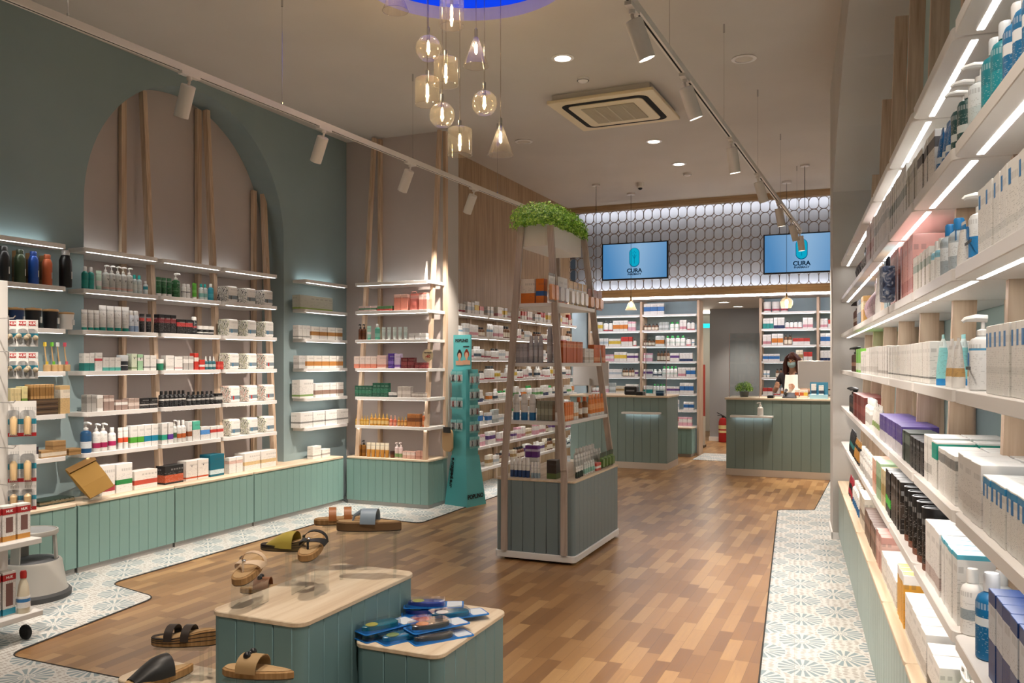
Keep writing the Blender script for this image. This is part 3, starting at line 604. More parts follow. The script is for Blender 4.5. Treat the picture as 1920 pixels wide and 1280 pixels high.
for x, y, zb, lb in ((-3.54, 11.17, 2.3, 'thin cord from a round ceiling canopy behind the planter'), (-.80, 11.08, 3.23, 'thin cord from a round ceiling canopy above the right track end')):
    t = tag(empty('hanging_cable', (x, y, CEIL)), lb, 'cord'); MB().lathe([(.055, -.02), (.055, 0)], 20).build('canopy', WHITE, t); MB().tube([(0, 0, zb-CEIL), (0, 0, -.02)], .004, 5).build('cord', BLACK, t)
# televisions on the lattice
def tv(x0, x1, label):
    w_, z0, z1 = x1-x0, 2.765, 3.345; t = tag(empty('television', ((x0+x1)/2, 12.70, (z0+z1)/2)), label, 'television'); h = (z1-z0)/2
    MB().bbox(-w_/2, w_/2, -.0, .045, -h, h, .004).build('case', BLACK, t)
    m, n, b = (MATS['screen picture'], None, None) if 'screen picture' in MATS else blank('screen picture', .3)
    if n:
        v = n.xyz(coords(n, 'Generated')); f = n.m('ADD', n.m('ABSOLUTE', n.m('SUBTRACT', v[0], .58)), n.m('MULTIPLY', n.m('SUBTRACT', 1, v[2]), .15))
        c = n.ramp(f, [(.0, '#9CC6EC'), (.6, '#4F93CC')]); n.l.new(c, b.inputs['Emission Color']); b.inputs['Emission Strength'].default_value = .45; b.inputs['Base Color'].default_value = (.01, .01, .01, 1)
    MB().box(-w_/2+.02, w_/2-.02, -.003, .0, -h+.025, h-.018).build('screen', m, t)
    def cap(m, rx, rz_, y0, y1, zc):
        P = [(rx*math.cos(a), (rz_-rx)*(1 if math.sin(a) >= 0 else -1)+rx*math.sin(a)+zc) for a in [2*PI*i/32 for i in range(32)]]
        m.loft([[(x, y1, z) for x, z in P], [(x, y0, z) for x, z in P]])
    a = MB(); cap(a, .082, .148, -.0055, -.004, .055); a.build('logo_border', emis('logo navy', '#0C5E86', .4) if 'logo navy' not in MATS else MATS['logo navy'], t)
    a = MB(); cap(a, .074, .140, -.008, -.0056, .058); a.build('logo', emis('logo cyan', '#10B9DC', .45) if 'logo cyan' not in MATS else MATS['logo cyan'], t)
    a = MB(); a.box(-.004, .004, -.0095, -.0085, -.04, .105); 
    for dx, dz in ((-.02, .125), (0, .145), (.02, .125)): a.box(dx-.006, dx+.006, -.0095, -.0085, dz-.006, dz+.006)
    for dx in (-1, 1): a.add([(dx*.003, -.009, .05), (dx*.03, -.009, .10), (dx*.033, -.009, .09), (dx*.003, -.009, .03)], [(0, 1, 2, 3)])
    a.build('logo_figure', emis('logo light', '#0A7FA6', .45) if 'logo light' not in MATS else MATS['logo light'], t)
    dk = MATS.get('screen lettering') or emis('screen lettering', '#0B2C4A', .25)
    for s_, sz, zz in (('CURA', .088, -.150), ('PHARMACY', .040, -.205)):
        o = put('lettering', text_mesh(s_, sz, dk, .0015), t, (0, -.006, zz)); o.rotation_euler = (PI/2, 0, 0)
    return t
tv(-3.93, -2.885, 'left wall television showing a teal capsule logo on blue'); tv(-1.487, -.43, 'right wall television with capsule logo, partly behind the track light')
# ---------------------------------------------------------------- sandal display plinths
def plinth(x0, x1, y0, y1, H, label, r=.05):
    t = tag(empty('display_plinth', (x0, y0, 0)), label, 'plinth'); W, L = x1-x0, y1-y0; m = MB(); m.cur = 1; m.box(.03, W-.03, .03, L-.03, .02, H-.018); m.cur = 0; rr = r-.006
    for q, M4 in ((W-2*rr, Matrix.Translation((rr, .004, 0))), (L-2*rr, Matrix.Translation((W-.004, rr, 0)) @ Matrix.Rotation(PI/2, 4, 'Z')), (W-2*rr, Matrix.Translation((W-rr, L-.004, 0)) @ Matrix.Rotation(PI, 4, 'Z')), (L-2*rr, Matrix.Translation((.004, L-rr, 0)) @ Matrix.Rotation(-PI/2, 4, 'Z'))):
        mm = MB(); planks(mm, q, .02, H-.018, 0, .088); m.add([tuple(M4 @ Vector(v)) for v in mm.v], mm.f)
    for cx, cy in ((r, r), (W-r, r), (W-r, L-r), (r, L-r)): m.lathe([(rr, .02), (rr, H-.018)], 28, (cx, cy))
    m.build('plinth_body', [TEALD, GREEND], t, smooth=True); MB().prism(rrect(0, W, 0, L, r, 8), H-.018, H, .003).build('top', OAKH, t); MB().box(.03, W-.03, .03, L-.03, .001, .02).build('base', DARK, t); return t
plinth(-2.22, -1.805, 2.37, 3.16, .60, 'taller petrol panelled plinth with pale oak top carrying sandals')
plinth(-1.80, -1.425, 2.66, 3.27, .45, 'lower petrol panelled plinth with pale oak top carrying insole packs')
plinth(-2.65, -2.225, 2.33, 2.57, .30, 'lowest petrol plinth left of the tall sandal plinth')
def riser(x, y, z, w_, d, h, rz, label, kind='u'):
    m = MB(); t = .004
    if kind == 'u': m.box(-w_/2, w_/2, -d/2, d/2, h-t, h); m.box(-w_/2, -w_/2+t, -d/2, d/2, 0, h-t); m.box(w_/2-t, w_/2, -d/2, d/2, 0, h-t)
    else:
        m.box(-w_/2, w_/2, -d/2, d/2, h-t, h)
        for sx in (-1, 1):
            for sy in (-1, 1): m.box(sx*w_*.42-.006, sx*w_*.42+.006, sy*d*.38-.006, sy*d*.38+.006, 0, h-t)
    return tag(m.build('acrylic_riser', ACRYL, None, (x, y, z), rz), label, 'display stand')
def outline(L, W, n=26):
    P = []
    for i in range(n):
        a = 2*PI*i/n; c, s_ = math.cos(a), math.sin(a); x = c*L/2; k = .80+.20*c if c > 0 else .80+.06*c
        P.append((x, s_*W/2*k*(1.0 if c > -.3 else .93)+(.008*c if s_ > 0 else -.002)))
    return P
def band(m, x, wd, w0, h, ang=0, n=10, t=.003, x2=None, prof=1.0):
    """strap arching over the foot at x"""
    R = []
    for i in range(n+1):
        a = PI*i/n; y = -math.cos(a)*w0/2*1.04; z = math.sin(a)**prof*h; xx = x+(0 if x2 is None else (x2-x)*i/n); e = wd/2*(1 if prof == 1 else 1)
        R.append([(xx-e, y, z), (xx+e, y, z), (xx+e, y*1.0, z+t), (xx-e, y, z+t)])
    m.loft(R)
CORK = wood('cork', '#8B6A43', '#A07B50', '#B18C5F', 2, 20, .8); SUEDE = mat('suede footbed', '#B2936A', .9); SOLE = mat('dark sole', '#2F2620', .7)
def sandal(loc, rz, kind, colr, label, tilt=0, L=.25, W=.092, sc=1, th=None, zwedge=0, cork=None):
    t = tag(empty('sandal', loc, rz), label, 'sandal'); t.scale = (sc, sc, sc); t.rotation_euler = (0, tilt, rz)
    H = th or .026; P = outline(L, W); ck = cork or CORK
    hz = lambda x: H+zwedge*max(0, min(1, (.04-x)/.12))
    m = MB(); m.loft([[(x, y, 0) for x, y in inset(P, .004)], [(x, y, .005) for x, y in P]]); m.build('outsole', SOLE, t, smooth=True)
    m = MB(); m.loft([[(x, y, .005) for x, y in P], [(x, y, hz(x)-.003) for x, y in P], [(x, y, hz(x)) for x, y in inset(P, .004)]])
    if zwedge:
        m.build('midsole', [CORK if ck is CORK else ck], t, smooth=True)
        for k in range(3):
            q = MB(); q.loft([[(x*1.004, y*1.01, .008+hz(x)*(.22+.25*k)) for x, y in P], [(x*1.004, y*1.01, .011+hz(x)*(.22+.25*k)) for x, y in P]]); q.build('sole_stripe', SOLE, t)
    else: m.build('midsole', ck, t, smooth=True)
    m = MB(); ip = inset(P, .007); m.loft([[(x, y, hz(x)) for x, y in ip], [(x, y, hz(x)+.002) for x, y in ip]]); m.build('footbed', SUEDE, t)
    ml = mat('leather '+colr, colr, .45); z0 = H-.004
    def strap(fn, name='strap', mt=None):
        q = MB(); fn(q); o = q.build(name, mt or ml, t, (0, 0, z0), smooth=True); return o
    if kind == 'thong':
        strap(lambda q: q.tube([(.062, 0, .002), (.058, 0, .03), (.045, 0, .042)], [.004, .005, .006], 8), 'toe_post')
        def v(q):
            for s_ in (-1, 1):
                R = []
                for i in range(9):
                    k = i/8; th = k*PI/2; x = .052-.06*k; y = s_*(W/2+.003)*math.sin(th); z = .036*math.cos(th)**.8+.001; wv = .008+.020*k; oy, oz = s_*.0025*math.sin(th), .0025*math.cos(th); R.append([(x-wv, y, z), (x+wv, y, z-.004*(1-k)), (x+wv, y+oy, z+oz-.004*(1-k)), (x-wv, y+oy, z+oz)])
                q.loft(R)
        strap(v); strap(lambda q: q.lathe([(.0075, .0), (.0075, .004), (.004, .006)], 12, (.048, 0)), 'stud', CHROME).location.z = z0+.042
        strap(lambda q: band(q, -.03, .020, W*1.02, .046, prof=.8), 'ankle_strap'); strap(lambda q: q.box(-.040, -.020, -W/2-.006, -W/2-.001, .012, .026), 'buckle', CHROME)
    elif kind == 'wide':
        strap(lambda q: band(q, -.005, .065, W, .055, prof=.8)); strap(lambda q: q.tube([(.07, 0, .002), (.062, 0, .028), (.03, 0, .045)], [.004, .006, .012], 8), 'toe_post')
    elif kind == 'clog':
        def up(q):
            R = []
            for i in range(9):
                k = i/8; x = .098-.125*k; hgt = (.012+.052*math.sin(k*PI*.55)); ww = W*(.62+.42*min(1, k*1.6)); R.append([(x-(.0 if 1 else 0), -math.cos(PI*j/12)*ww/2, math.sin(PI*j/12)**.75*hgt) for j in range(13)])
            q.loft(R, (0, 0), closed=False)
            q.loft([[(x, y*.96, z*.95) for x, y, z in r] for r in R], (0, 0), closed=False)
        strap(up, 'upper')
    elif kind == 'slide':
        strap(lambda q: band(q, .02, .07, W, .045, prof=.8)); strap(lambda q: (q.sphere((.03, .018, .048), .012, 10, 6), q.sphere((.03, -.018, .048), .012, 10, 6), q.sphere((.03, 0, .05), .007, 8, 6)), 'bow', BLACK)
    elif kind == 'two':
        for x in (.045, -.02): strap(lambda q: band(q, x, .032, W, .048, prof=.8))
        strap(lambda q: [q.box(x-.008, x+.008, -W/2-.005, -W/2, .012, .03) for x in (.045, -.02)], 'buckle', CHROME)
    return t
# (raised sandals)
riser(-1.955, 3.02, .60, .26, .12, .19, math.radians(28), 'long clear acrylic riser under the pale blue sandal', 'legs')
sandal((-1.955, 3.02, .791), math.radians(200), 'wide', '#8FA2B4', 'pale blue platform thong sandal on the tall clear riser', th=.038, L=.275, W=.098, cork=mat('brown cork', '#6F5335', .85))
sandal((-2.14, 3.10, .791), math.radians(215), 'two', '#B4703C', 'tan orange sandal just behind the pale blue one'); riser(-2.12, 3.10, .60, .2, .10, .19, math.radians(28), 'clear acrylic riser behind, under the tan orange sandal', 'legs')
riser(-2.03, 2.72, .60, .10, .12, .13, math.radians(10), 'clear acrylic block under the black thong sandal'); sandal((-2.03, 2.74, .755), math.radians(287), 'thong', '#1E1F22', 'black patent thong sandal with buckle facing the viewer', tilt=math.radians(9), L=.24, th=.03)
sandal((-2.19, 2.80, .731), math.radians(192), 'clog', '#B9A64B', 'mustard yellow mule on a striped wedge sole', zwedge=.032, th=.02, cork=mat('olive wedge', '#6A5A3A', .8)); riser(-2.14, 2.80, .60, .10, .08, .13, math.radians(12), 'clear acrylic riser under the mustard yellow mule', 'legs')
riser(-2.13, 2.49, .60, .09, .11, .085, math.radians(8), 'clear acrylic block under the cream thong sandal'); sandal((-2.135, 2.50, .711), math.radians(285), 'thong', '#D9BFA3', 'cream thong sandal with silver buckle at the plinth corner', tilt=math.radians(9), L=.24, th=.03)
sandal((-2.62, 3.18, .42), math.radians(205), 'slide', '#9A6644', 'brown slide with a small black bow behind the cream sandal'); riser(-2.62, 3.18, 0, .2, .1, .419, math.radians(20), 'clear acrylic stand on the floor under the brown bow slide', 'legs')
sandal((-2.42, 2.46, .42), math.radians(200), 'two', '#3A312C', 'dark striped platform sandal left of the tall plinth', zwedge=.03, th=.03); riser(-2.42, 2.46, .30, .2, .1, .119, math.radians(20), 'clear acrylic riser under the dark striped platform sandal', 'legs')
sandal((-1.78, 2.12, .51), math.radians(190), 'slide', '#A98B62', 'beige leather sandal at the bottom edge before the tall plinth', L=.24); riser(-1.78, 2.12, .28, .2, .1, .229, math.radians(10), 'clear acrylic riser under the beige front sandal', 'legs')
sandal((-2.15, 2.08, .45), math.radians(255), 'clog', '#1C1B1C', 'black closed clog at the bottom left of the display', L=.24, th=.03); riser(-2.15, 2.08, .28, .1, .2, .169, math.radians(-10), 'clear acrylic riser under the black clog', 'legs')
plinth(-2.35, -1.6, 1.6, 2.32, .28, 'low petrol plinth in front of the tall plinth, mostly below the frame')
# insole blister packs on the lower plinth
BLUE = mat('blister card blue', '#1E78CC', .35); 
def insole(x, y, z, rz, gel, accent, label, k=1):
    t = tag(empty('insole_pack', (x, y, z), rz), label, 'insole pack', 'insole packs on the lower plinth')
    MB().prism(rrect(-.05, .05, -.125, .125, .012), 0, .003).build('card', BLUE, t)
    P = [(p[1]*.9, p[0]*.62-.03) for p in outline(.25, .085)][::-1]
    m = MB(); m.loft([[(a, b, .003) for a, b in P], [(a, b, .017) for a, b in P], [(a, b, .021) for a, b in inset(P, .006)]]); m.build('gel_heel', mat('gel '+gel, gel, .15), t, smooth=True)
    m = MB(); m.loft([[(.022*math.cos(a)*q, -.065+.026*math.sin(a)*q, z_) for a in [2*PI*i/16 for i in range(16)]] for q, z_ in ((1, .021), (.9, .0225))]); m.build('heel_spot', mat('gel '+accent, accent, .3), t)
    MB().prism(rrect(-.04, .04, .055, .118, .006), .003, .0045).build('printed_panel', pm('#D6DDE6', accent, .2, .9, text=.3), t)
    m = MB(); o_ = rrect(-.046, .046, -.12, .05, .02); m.loft([[(a, b, .003) for a, b in o_], [(a*.93, b*.95, .026) for a, b in o_]]); m.build('blister', clear('blister plastic', '#F6F8FA', .4, .03, .06) if 'blister plastic' not in MATS else MATS['blister plastic'], t, smooth=True)
a0 = math.radians(-24)
for (x, y, z, r, g_, a_, lb) in ((-1.735, 2.80, .45, -22, '#0E5F73', '#C2B93A', 'bottom insole pack of the front left stack'), (-1.735, 2.80, .478, -24, '#0F6E85', '#C9BE3F', 'yellow topped insole pack on the front left stack'), (-1.64, 2.80, .45, -28, '#0E77A8', '#8FA35A', 'small blue heel cushion pack on pink card at the front'), (-1.52, 2.84, .45, -36, '#4A4744', '#6B6762', 'grey heel insole pack at the front right edge'), (-1.555, 2.88, .478, -32, '#4B4744', '#D98A4A', 'grey insole pack with orange heel spot on top of the right stack'),
    (-1.66, 2.95, .452, -24, '#B36A74', '#C98A90', 'pink insole pack in the middle of the lower plinth'), (-1.56, 3.06, .47, -42, '#0B6F93', '#E8EEF2', 'turquoise heel cup pack at the back right'), (-1.70, 3.10, .45, -60, '#2B3F8F', '#C7D03C', 'violet and lime insole pack at the back'), (-1.70, 3.12, .478, -64, '#3B4FA0', '#AAB32F', 'topmost insole pack at the back left of the lower plinth')):
    insole(x, y, z, math.radians(r), g_, a_, lb)
# ---------------------------------------------------------------- step stool
t = tag(empty('step_stool', (-4.93, 3.72, 0), math.radians(20)), 'round grey plastic step stool standing on the tiles by the cabinets', 'step stool')
SG = mat('stool grey', '#A9A69F', .5)
MB().lathe([(.225, 0), (.228, .035), (.215, .05)], 40).build('rubber_base', mat('stool rubber', '#4A4B4C', .7), t, smooth=True)
MB().lathe([(.213, .045), (.20, .06), (.172, .23), (.165, .24)], 40).build('lower_drum', SG, t, smooth=True)
MB().lathe([(.16, .235), (.15, .242), (.0001, .243)], 36).build('step_tread', mat('stool tread', '#55575A', .8), t, smooth=True)
m = MB()
for k in range(3):
    a = PI*2*k/3+.4; a1, a2 = a-.22, a+.22; m = MB()
    m.loft([[(r*math.cos(b), r*math.sin(b), z) for r, b in ((.15+dz, a1), (.15+dz, a2), (.135+dz, a2), (.135+dz, a1))] for z, dz in ((.24, .0), (.40, -.012))]); m.build('leg', SG, t)
MB().lathe([(.12, .395), (.148, .40), (.152, .41), (.15, .43), (.143, .432), (.14, .425), (.0001, .424)], 40).build('top_ring', SG, t, smooth=True)
MB().lathe([(.136, .4245), (.13, .428), (.0001, .428)], 36).build('top_tread', mat('stool top', '#8C8D8C', .8), t, smooth=True)
# ---------------------------------------------------------------- white baby-care rack at the left edge
t = tag(empty('wheeled_rack', (-4.45, 3.20, 0), PI/2), 'white wheeled pegboard rack of baby care goods at the left edge', 'rack')
m = MB(); m.box(-1.2, 0, -.0, .004, .12, 1.95); m.build('pegboard', mat('rack white', '#DAD8D4', .5), t)
m = MB()
for i in range(12):
    for j in range(58): m.box(-.10-.016*i-.003, -.10-.016*i+.003, -.0012, -.0002, .25+.028*j, .257+.028*j)
m.build('peg_holes', DARK, t)
MB().bbox(-.06, 0, -.02, .02, .10, 1.95, .003).build('post', MATS['rack white'], t)
for z, d in ((.155, .30), (.545, .29)): MB().bbox(-1.2, .0, -d, .0, z-.03, z, .003).build('shelf', MATS['rack white'], t)
for xx in (-.06, -.9): MB().lathe([(.0001, -.012), (.035, -.012), (.04, -.006), (.04, .006), (.035, .012), (.0001, .012)], 18).build('castor', RUBBER, t, (xx, -.24, .042)).rotation_euler = (0, PI/2, 0)
hooks = []
for z in (1.735, 1.555, 1.28, 1.035, .835):
    for xx in (-.10, -.20, -.30): hooks.append((xx, z)); MB().tube([(xx, 0, z), (xx, -.20, z), (xx, -.215, z+.012)], .003, 6).build('hook', CHROME, t)
RM = t
NUK = text_mesh('NUK', .018, mat('white ink', '#F4F0EC', .5), .0004); REDC = mat('red card', '#B3272B', .45)
def hang_pack(x, y, z, rz, kind, label, group, hgt=.15, wd=.085):
    o = tag(empty('baby_care_pack', (x, y, z), rz), label, 'blister pack', group)   # hangs from z, faces -y
    MB().bbox(-wd/2, wd/2, 0, .0015, -hgt, .02, .0005).build('card', pm('#E9E6E2', '#3C9DB5', .35, .5, text=.25), o); rb = kind == 'bottle'; MB().box(-wd/2 if rb else -wd*.3, wd/2 if rb else wd*.3, -.001, 0, -hgt+.002 if rb else -.012, -hgt+.022 if rb else .012).build('red_strip', REDC, o); put('lettering', NUK, o, (0, -.0016, -hgt+.012 if rb else 0)).rotation_euler = (PI/2, 0, 0)
    m = MB(); P = rrect(-wd*.42, wd*.42, -hgt+.008, -.03, .02); m.loft([[(a, 0, b) for a, b in P], [(a*.9, -.028, b*.98) for a, b in P]]); m.build('blister', MATS['blister plastic'], o, smooth=True)
    cl = {'dummy': ('#C9B79A', '#5E86B0'), 'bottle': ('#D8B88A', '#3F97B5')}[kind]
    m = MB()
    if kind == 'dummy': m.sphere((-.018, -.012, -hgt*.55), .015, 10, 7); m.sphere((.018, -.012, -hgt*.62), .015, 10, 7)
    else: m.tube([(0, -.013, -hgt+.015), (0, -.013, -hgt*.45), (0, -.013, -hgt*.36)], [.018, .02, .008], 10)
    m.build('soother' if kind == 'dummy' else 'feeding_teat', mat('silicone '+cl[0], cl[0], .25), o, smooth=True)
hx = 0
for r_, (z, kind, n_, hg) in enumerate(((1.715, 'dummy', 4, .13), (1.535, 'dummy', 4, .13), (1.26, 'bottle', 2, .18), (1.015, 'bottle', 3, .19), (.815, 'bottle', 2, .15))):
    rows = ['top', 'second', 'third', 'fourth', 'lowest'][r_]
    for k in range(n_):
        q = at_depth((60-18*k) if kind == 'dummy' else (52-27*k), 678, 4.74-.03*(k % 2)); hang_pack(q.x, q.y, z, math.radians(50+8*(k % 3)), kind, f'{["rightmost", "second from right", "third from right", "leftmost"][k]} hanging baby care pack on the {rows} row of rack hooks', 'baby care packs hanging on the rack', hg, .06 if kind == 'dummy' else .085)
for z, n_, hg, lo in ((.545, 5, .19, 'middle'), (.155, 5, .23, 'bottom')):
    for k in range(n_):
        if lo == 'bottom' and k == 0:
            o = tag(empty('baby_bottle', (-4.20, 3.12, z)), 'clear baby wash bottle with red cap on the bottom rack shelf', 'bottle'); MB().lathe([(.03, 0), (.033, .01), (.03, .10), (.024, .15), (.014, .18), (.014, .19)], 20).build('bottle_body', mat('pale liquid plastic', '#D9CFB8', .2), o, smooth=True)
            MB().lathe([(.016, .185), (.017, .215), (.012, .225)], 16).build('cap', mat('red cap', '#C4352E', .35), o, smooth=True); MB().lathe([(.0338, .03), (.0318, .09)], 20).build('bottle_label', pm('#EDEBE8', '#3A7CB8', .5, .8, text=.3), o); continue
        o = tag(empty('baby_care_box', (-4.22, 3.14-.085*k, z), PI/2), f'{["rightmost", "second", "third", "fourth", "fifth"][k]} white and red baby care box from the right, {lo} rack shelf', 'box', f'baby care boxes on the {lo} rack shelf')
        MB().bbox(-.036, .036, 0, .06, 0, hg, .001).build('carton', pm('#E8E4DF', '#C98F45' if lo == 'middle' else '#3AA0BC', .02, .16, text=.3), o)
        MB().box(-.0365, .0365, -.0006, .0606, hg-.045, hg-.012).build('red_band', REDC, o); put('lettering', NUK, o, (0, -.001, hg-.028)).rotation_euler = (PI/2, 0, 0)
        MB().box(-.02, .02, -.0008, 0, .05, hg-.06).build('window', mat('box window', '#7B5A56', .2), o)
# ---------------------------------------------------------------- teal cardboard display
TQ = mat('turquoise card', '#58B0B4', .5)
t = tag(empty('cardboard_display', (-3.845, 7.775, 0), math.radians(-13)), 'tall turquoise cardboard display of manicure tools beside the pier', 'display stand')
m = MB(); a, b = -.31, .31
m.loft([[(-.31, 0, .0), (0, 0, .0), (0, .31, .0), (-.31, .31, .0)], [(-.245, .03, .52), (-.045, .03, .52), (-.045, .25, .52), (-.245, .25, .52)]]); m.build('flared_base', TQ, t)
m = MB(); m.box(-.235, -.045, .03, .23, .52, 1.42); m.build('column', TQ, t); MB().box(-.235, -.005, .055, .075, 1.42, 1.78).build('header_card', TQ, t)
INK = mat('black ink', '#15181A', .6)
o = put('lettering', text_mesh('manicure·pedicure', .062, INK), t, (-.235, .012, .27)); o.rotation_euler = (PI/2-.058, math.radians(-90), 0); o.rotation_euler = (math.radians(87), math.radians(-83), 0)
o = put('lettering', text_mesh('POPLINO', .062, INK), t, (-.003, .14, .10)); o.rotation_euler = (PI/2-.06, 0, PI/2)
o = put('lettering', text_mesh('POPLINO', .042, INK), t, (-.12, .053, 1.72)); o.rotation_euler = (PI/2, 0, 0); o = put('lettering', text_mesh('manicure', .022, INK), t, (-.06, .053, 1.66)); o.rotation_euler = (PI/2, 0, 0)
m = MB()
def oval(m, cx, cz, rx, rz_, y): P = [(cx+rx*math.cos(2*PI*i/20), cz+rz_*math.sin(2*PI*i/20)) for i in range(20)]; m.loft([[(x, y+.001, z) for x, z in P], [(x, y, z) for x, z in P]])
for cx, hc, zz in ((-.15, '#1D1A1C', 1.555), (-.055, '#8C3A26', 1.56)):
    q = MB(); oval(q, cx, zz+.02, .033, .042, .0535); oval(q, cx, zz+.055, .018, .018, .0535); q.build('printed_hair', mat('hair print '+hc, hc, .6), t)
    q = MB(); oval(q, cx, zz+.005, .022, .033, .052); q.box(cx-.05, cx+.05, .052, .053, zz-.09, zz-.045); q.box(cx-.012, cx+.012, .052, .053, zz-.05, zz-.02); q.build('printed_face', mat('skin print', '#C99C80', .6), t)
def blister(x, y, z, rz, label, tool):
    o = tag(empty('manicure_pack', (x, y, z), rz), label, 'blister pack', 'manicure tool packs on the turquoise display'); MB().bbox(-.038, .038, 0, .002, -.12, .0, .0005).build('card', pm('#7FC0C0', '#DDE6E5', .2, .72, text=.3), o)
    m = MB(); P = rrect(-.03, .03, -.108, -.03, .012); m.loft([[(a, 0, b) for a, b in P], [(a*.9, -.012, b*.99) for a, b in P]]); m.build('blister', MATS['blister plastic'], o, smooth=True)
    m = MB(); m.tube([(-.012, -.004, -.10), (0, -.005, -.07), (.010, -.004, -.035)], [.004, .005, .002], 6); m.tube([(.012, -.004, -.10), (0, -.005, -.07), (-.010, -.004, -.035)], [.004, .005, .002], 6); m.build('tool', mat('tool '+tool, tool, .3, .4), o)
base = Vector((-3.845, 7.775, 0)); R_ = Matrix.Rotation(math.radians(-13), 4, 'Z')
tc = ['#2B2B2E', '#9B3A36', '#4A4A50']
for r_, z in enumerate((1.40, 1.13, .90)):
    for k in range(2):
        p = base+R_ @ Vector((-.19+.085*k, .0, z)); blister(p.x, p.y, z, math.radians(-13), f'{["left", "right"][k]} manicure pack, {["top", "middle", "bottom"][r_]} row on the front of the turquoise display', tc[(r_+k) % 3])
for r_, z in enumerate((1.38, 1.22, 1.05, .88, .72)):
    for k in range(2):
        p = base+R_ @ Vector((-.01, .09+.085*k, z)); blister(p.x, p.y, z, math.radians(77), f'{["front", "rear"][k]} manicure pack, {["top", "second", "third", "fourth", "bottom"][r_]} row on the display side', tc[(r_+k+1) % 3])
p = base+R_ @ Vector((-.25, -.03, .80)); o = tag(empty('bath_mitt', (p.x, p.y, .80), math.radians(-13)), 'beige bath mitt in a pouch hanging low on the turquoise display', 'mitt')
m = MB(); P = rrect(-.07, .07, -.24, 0, .05); m.loft([[(a, .02, b) for a, b in P], [(a*.94, -.0, b*.98) for a, b in P]]); m.build('mitt', mat('sisal', '#B59A74', .9), o, smooth=True); MB().box(-.05, .05, -.004, 0, -.04, .02).build('header', BLACK, o)
# round offer sign on the post
o = tag(empty('offer_sign', (-4.165, 7.515, 1.565)), 'round cream offer tag with red 40 hanging on the oak post', 'sign'); m = MB(); P = [(.062*math.cos(2*PI*i/28), .062*math.sin(2*PI*i/28)) for i in range(28)]; m.loft([[(x, .002, z) for x, z in P], [(x, 0, z) for x, z in P]]); m.build('disc', mat('cream card', '#DCCBA6', .6), o)
put('lettering', text_mesh('-40', .045, mat('red ink', '#A8443A', .5)), o, (0, -.001, -.012)).rotation_euler = (PI/2, 0, 0); put('lettering', text_mesh('Προσφορά', .017, INK), o, (0, -.001, .028)).rotation_euler = (PI/2, 0, 0)
# ---------------------------------------------------------------- counters' contents
def imac(x, y, label):
    t = tag(empty('computer_monitor', (x, y, 1.028), math.radians(8)), label, 'monitor'); al = mat('aluminium', '#BDB7B2', .3, .6)
    m = MB(); m.T = Matrix.Translation((0, 0, .12)) @ Matrix.Rotation(math.radians(-6), 4, 'X'); m.bbox(-.27, .27, 0, .022, 0, .37, .008); m.build('back_shell', al, t, smooth=True)
    m = MB(); m.T = Matrix.Translation((0, 0, .12)) @ Matrix.Rotation(math.radians(-6), 4, 'X'); m.box(-.262, .262, .022, .024, .01, .362); m.build('screen', BLACK, t)
    MB().bar((0, -.03, .005), (0, -.005, .22), .16, .006, (1, 0, 0)).box(-.09, .09, -.09, .08, 0, .006).build('stand', al, t); return t
imac(-.66, 11.72, 'silver all-in-one computer seen from behind on the right counter'); imac(-3.86, 11.9, 'silver computer monitor on the left counter behind the gondola')
def screen(x0, x1, y, z0, z1, label):
    t = tag(empty('clear_screen', (x0, y, z0)), label, 'screen'); MB().box(0, x1-x0, 0, .006, .0, z1-z0).build('pane', clear('screen acrylic', '#F0F4F5', .2, .02, .03) if 'screen acrylic' not in MATS else MATS['screen acrylic'], t)
    for e in (0, x1-x0): MB().box(e-.004, e+.004, -.002, .008, 0, z1-z0).build('edge_strip', mat('pink edge', '#B7A3A3', .3), t)
    return t
screen(-1.79, -1.40, 11.55, 1.025, 1.88, 'clear protective screen standing on the right counter'); screen(-2.95, -2.66, 11.60, 1.025, 1.87, 'clear protective screen standing on the left counter')
def pumpdisp(x, y, z, label):
    t = tag(empty('sanitizer_bottle', (x, y, z)), label, 'bottle'); WH = mat('white plastic', '#EDEBE7', .35)
    MB().lathe([(.036, 0), (.038, .01), (.036, .10), (.015, .12), (.015, .13)], 20).build('bottle_body', WH, t, smooth=True); MB().lathe([(.017, .125), (.017, .142), (.006, .145), (.006, .165)], 14).tube([(.008, 0, .168), (-.035, 0, .166), (-.042, 0, .158)], .007, 8).build('pump', WH, t, smooth=True)
pumpdisp(-1.36, 11.30, .801, 'white hand sanitizer pump bottle on the small counter shelf')
t = tag(empty('potted_plant', (-1.62, 11.71, 1.026)), 'round green potted plant on the left end of the right counter', 'plant'); MB().lathe([(.05, 0), (.065, .07), (.06, .07), (.055, .06)], 20).build('pot', mat('grey pot', '#8A8A86', .6), t, smooth=True); foliage(900, 0, 0, .11, .11, .11, .09, .014, 5).build('foliage', LEAF, t)
t = tag(empty('telephone', (-1.02, 11.55, 1.026)), 'black desk telephone on the right counter before the pharmacist', 'telephone'); MB().loft([[(-.09, -.09, 0), (.09, -.09, 0), (.09, .09, 0), (-.09, .09, 0)], [(-.08, -.08, .02), (.08, -.08, .02), (.08, .08, .07), (-.08, .08, .07)]]).build('base', BLACK, t)
MB().tube([(-.05, -.06, .06), (-.055, -.0, .085), (-.05, .07, .10)], [.022, .014, .022], 10).build('handset', BLACK, t, smooth=True); MB().tube([(-.09+.0, -.05, .01), (-.14, -.06, .006), (-.18, -.02, .006), (-.13, .02, .006)], .003, 6).build('cord', mat('white cable', '#D9D5CF', .5), t)
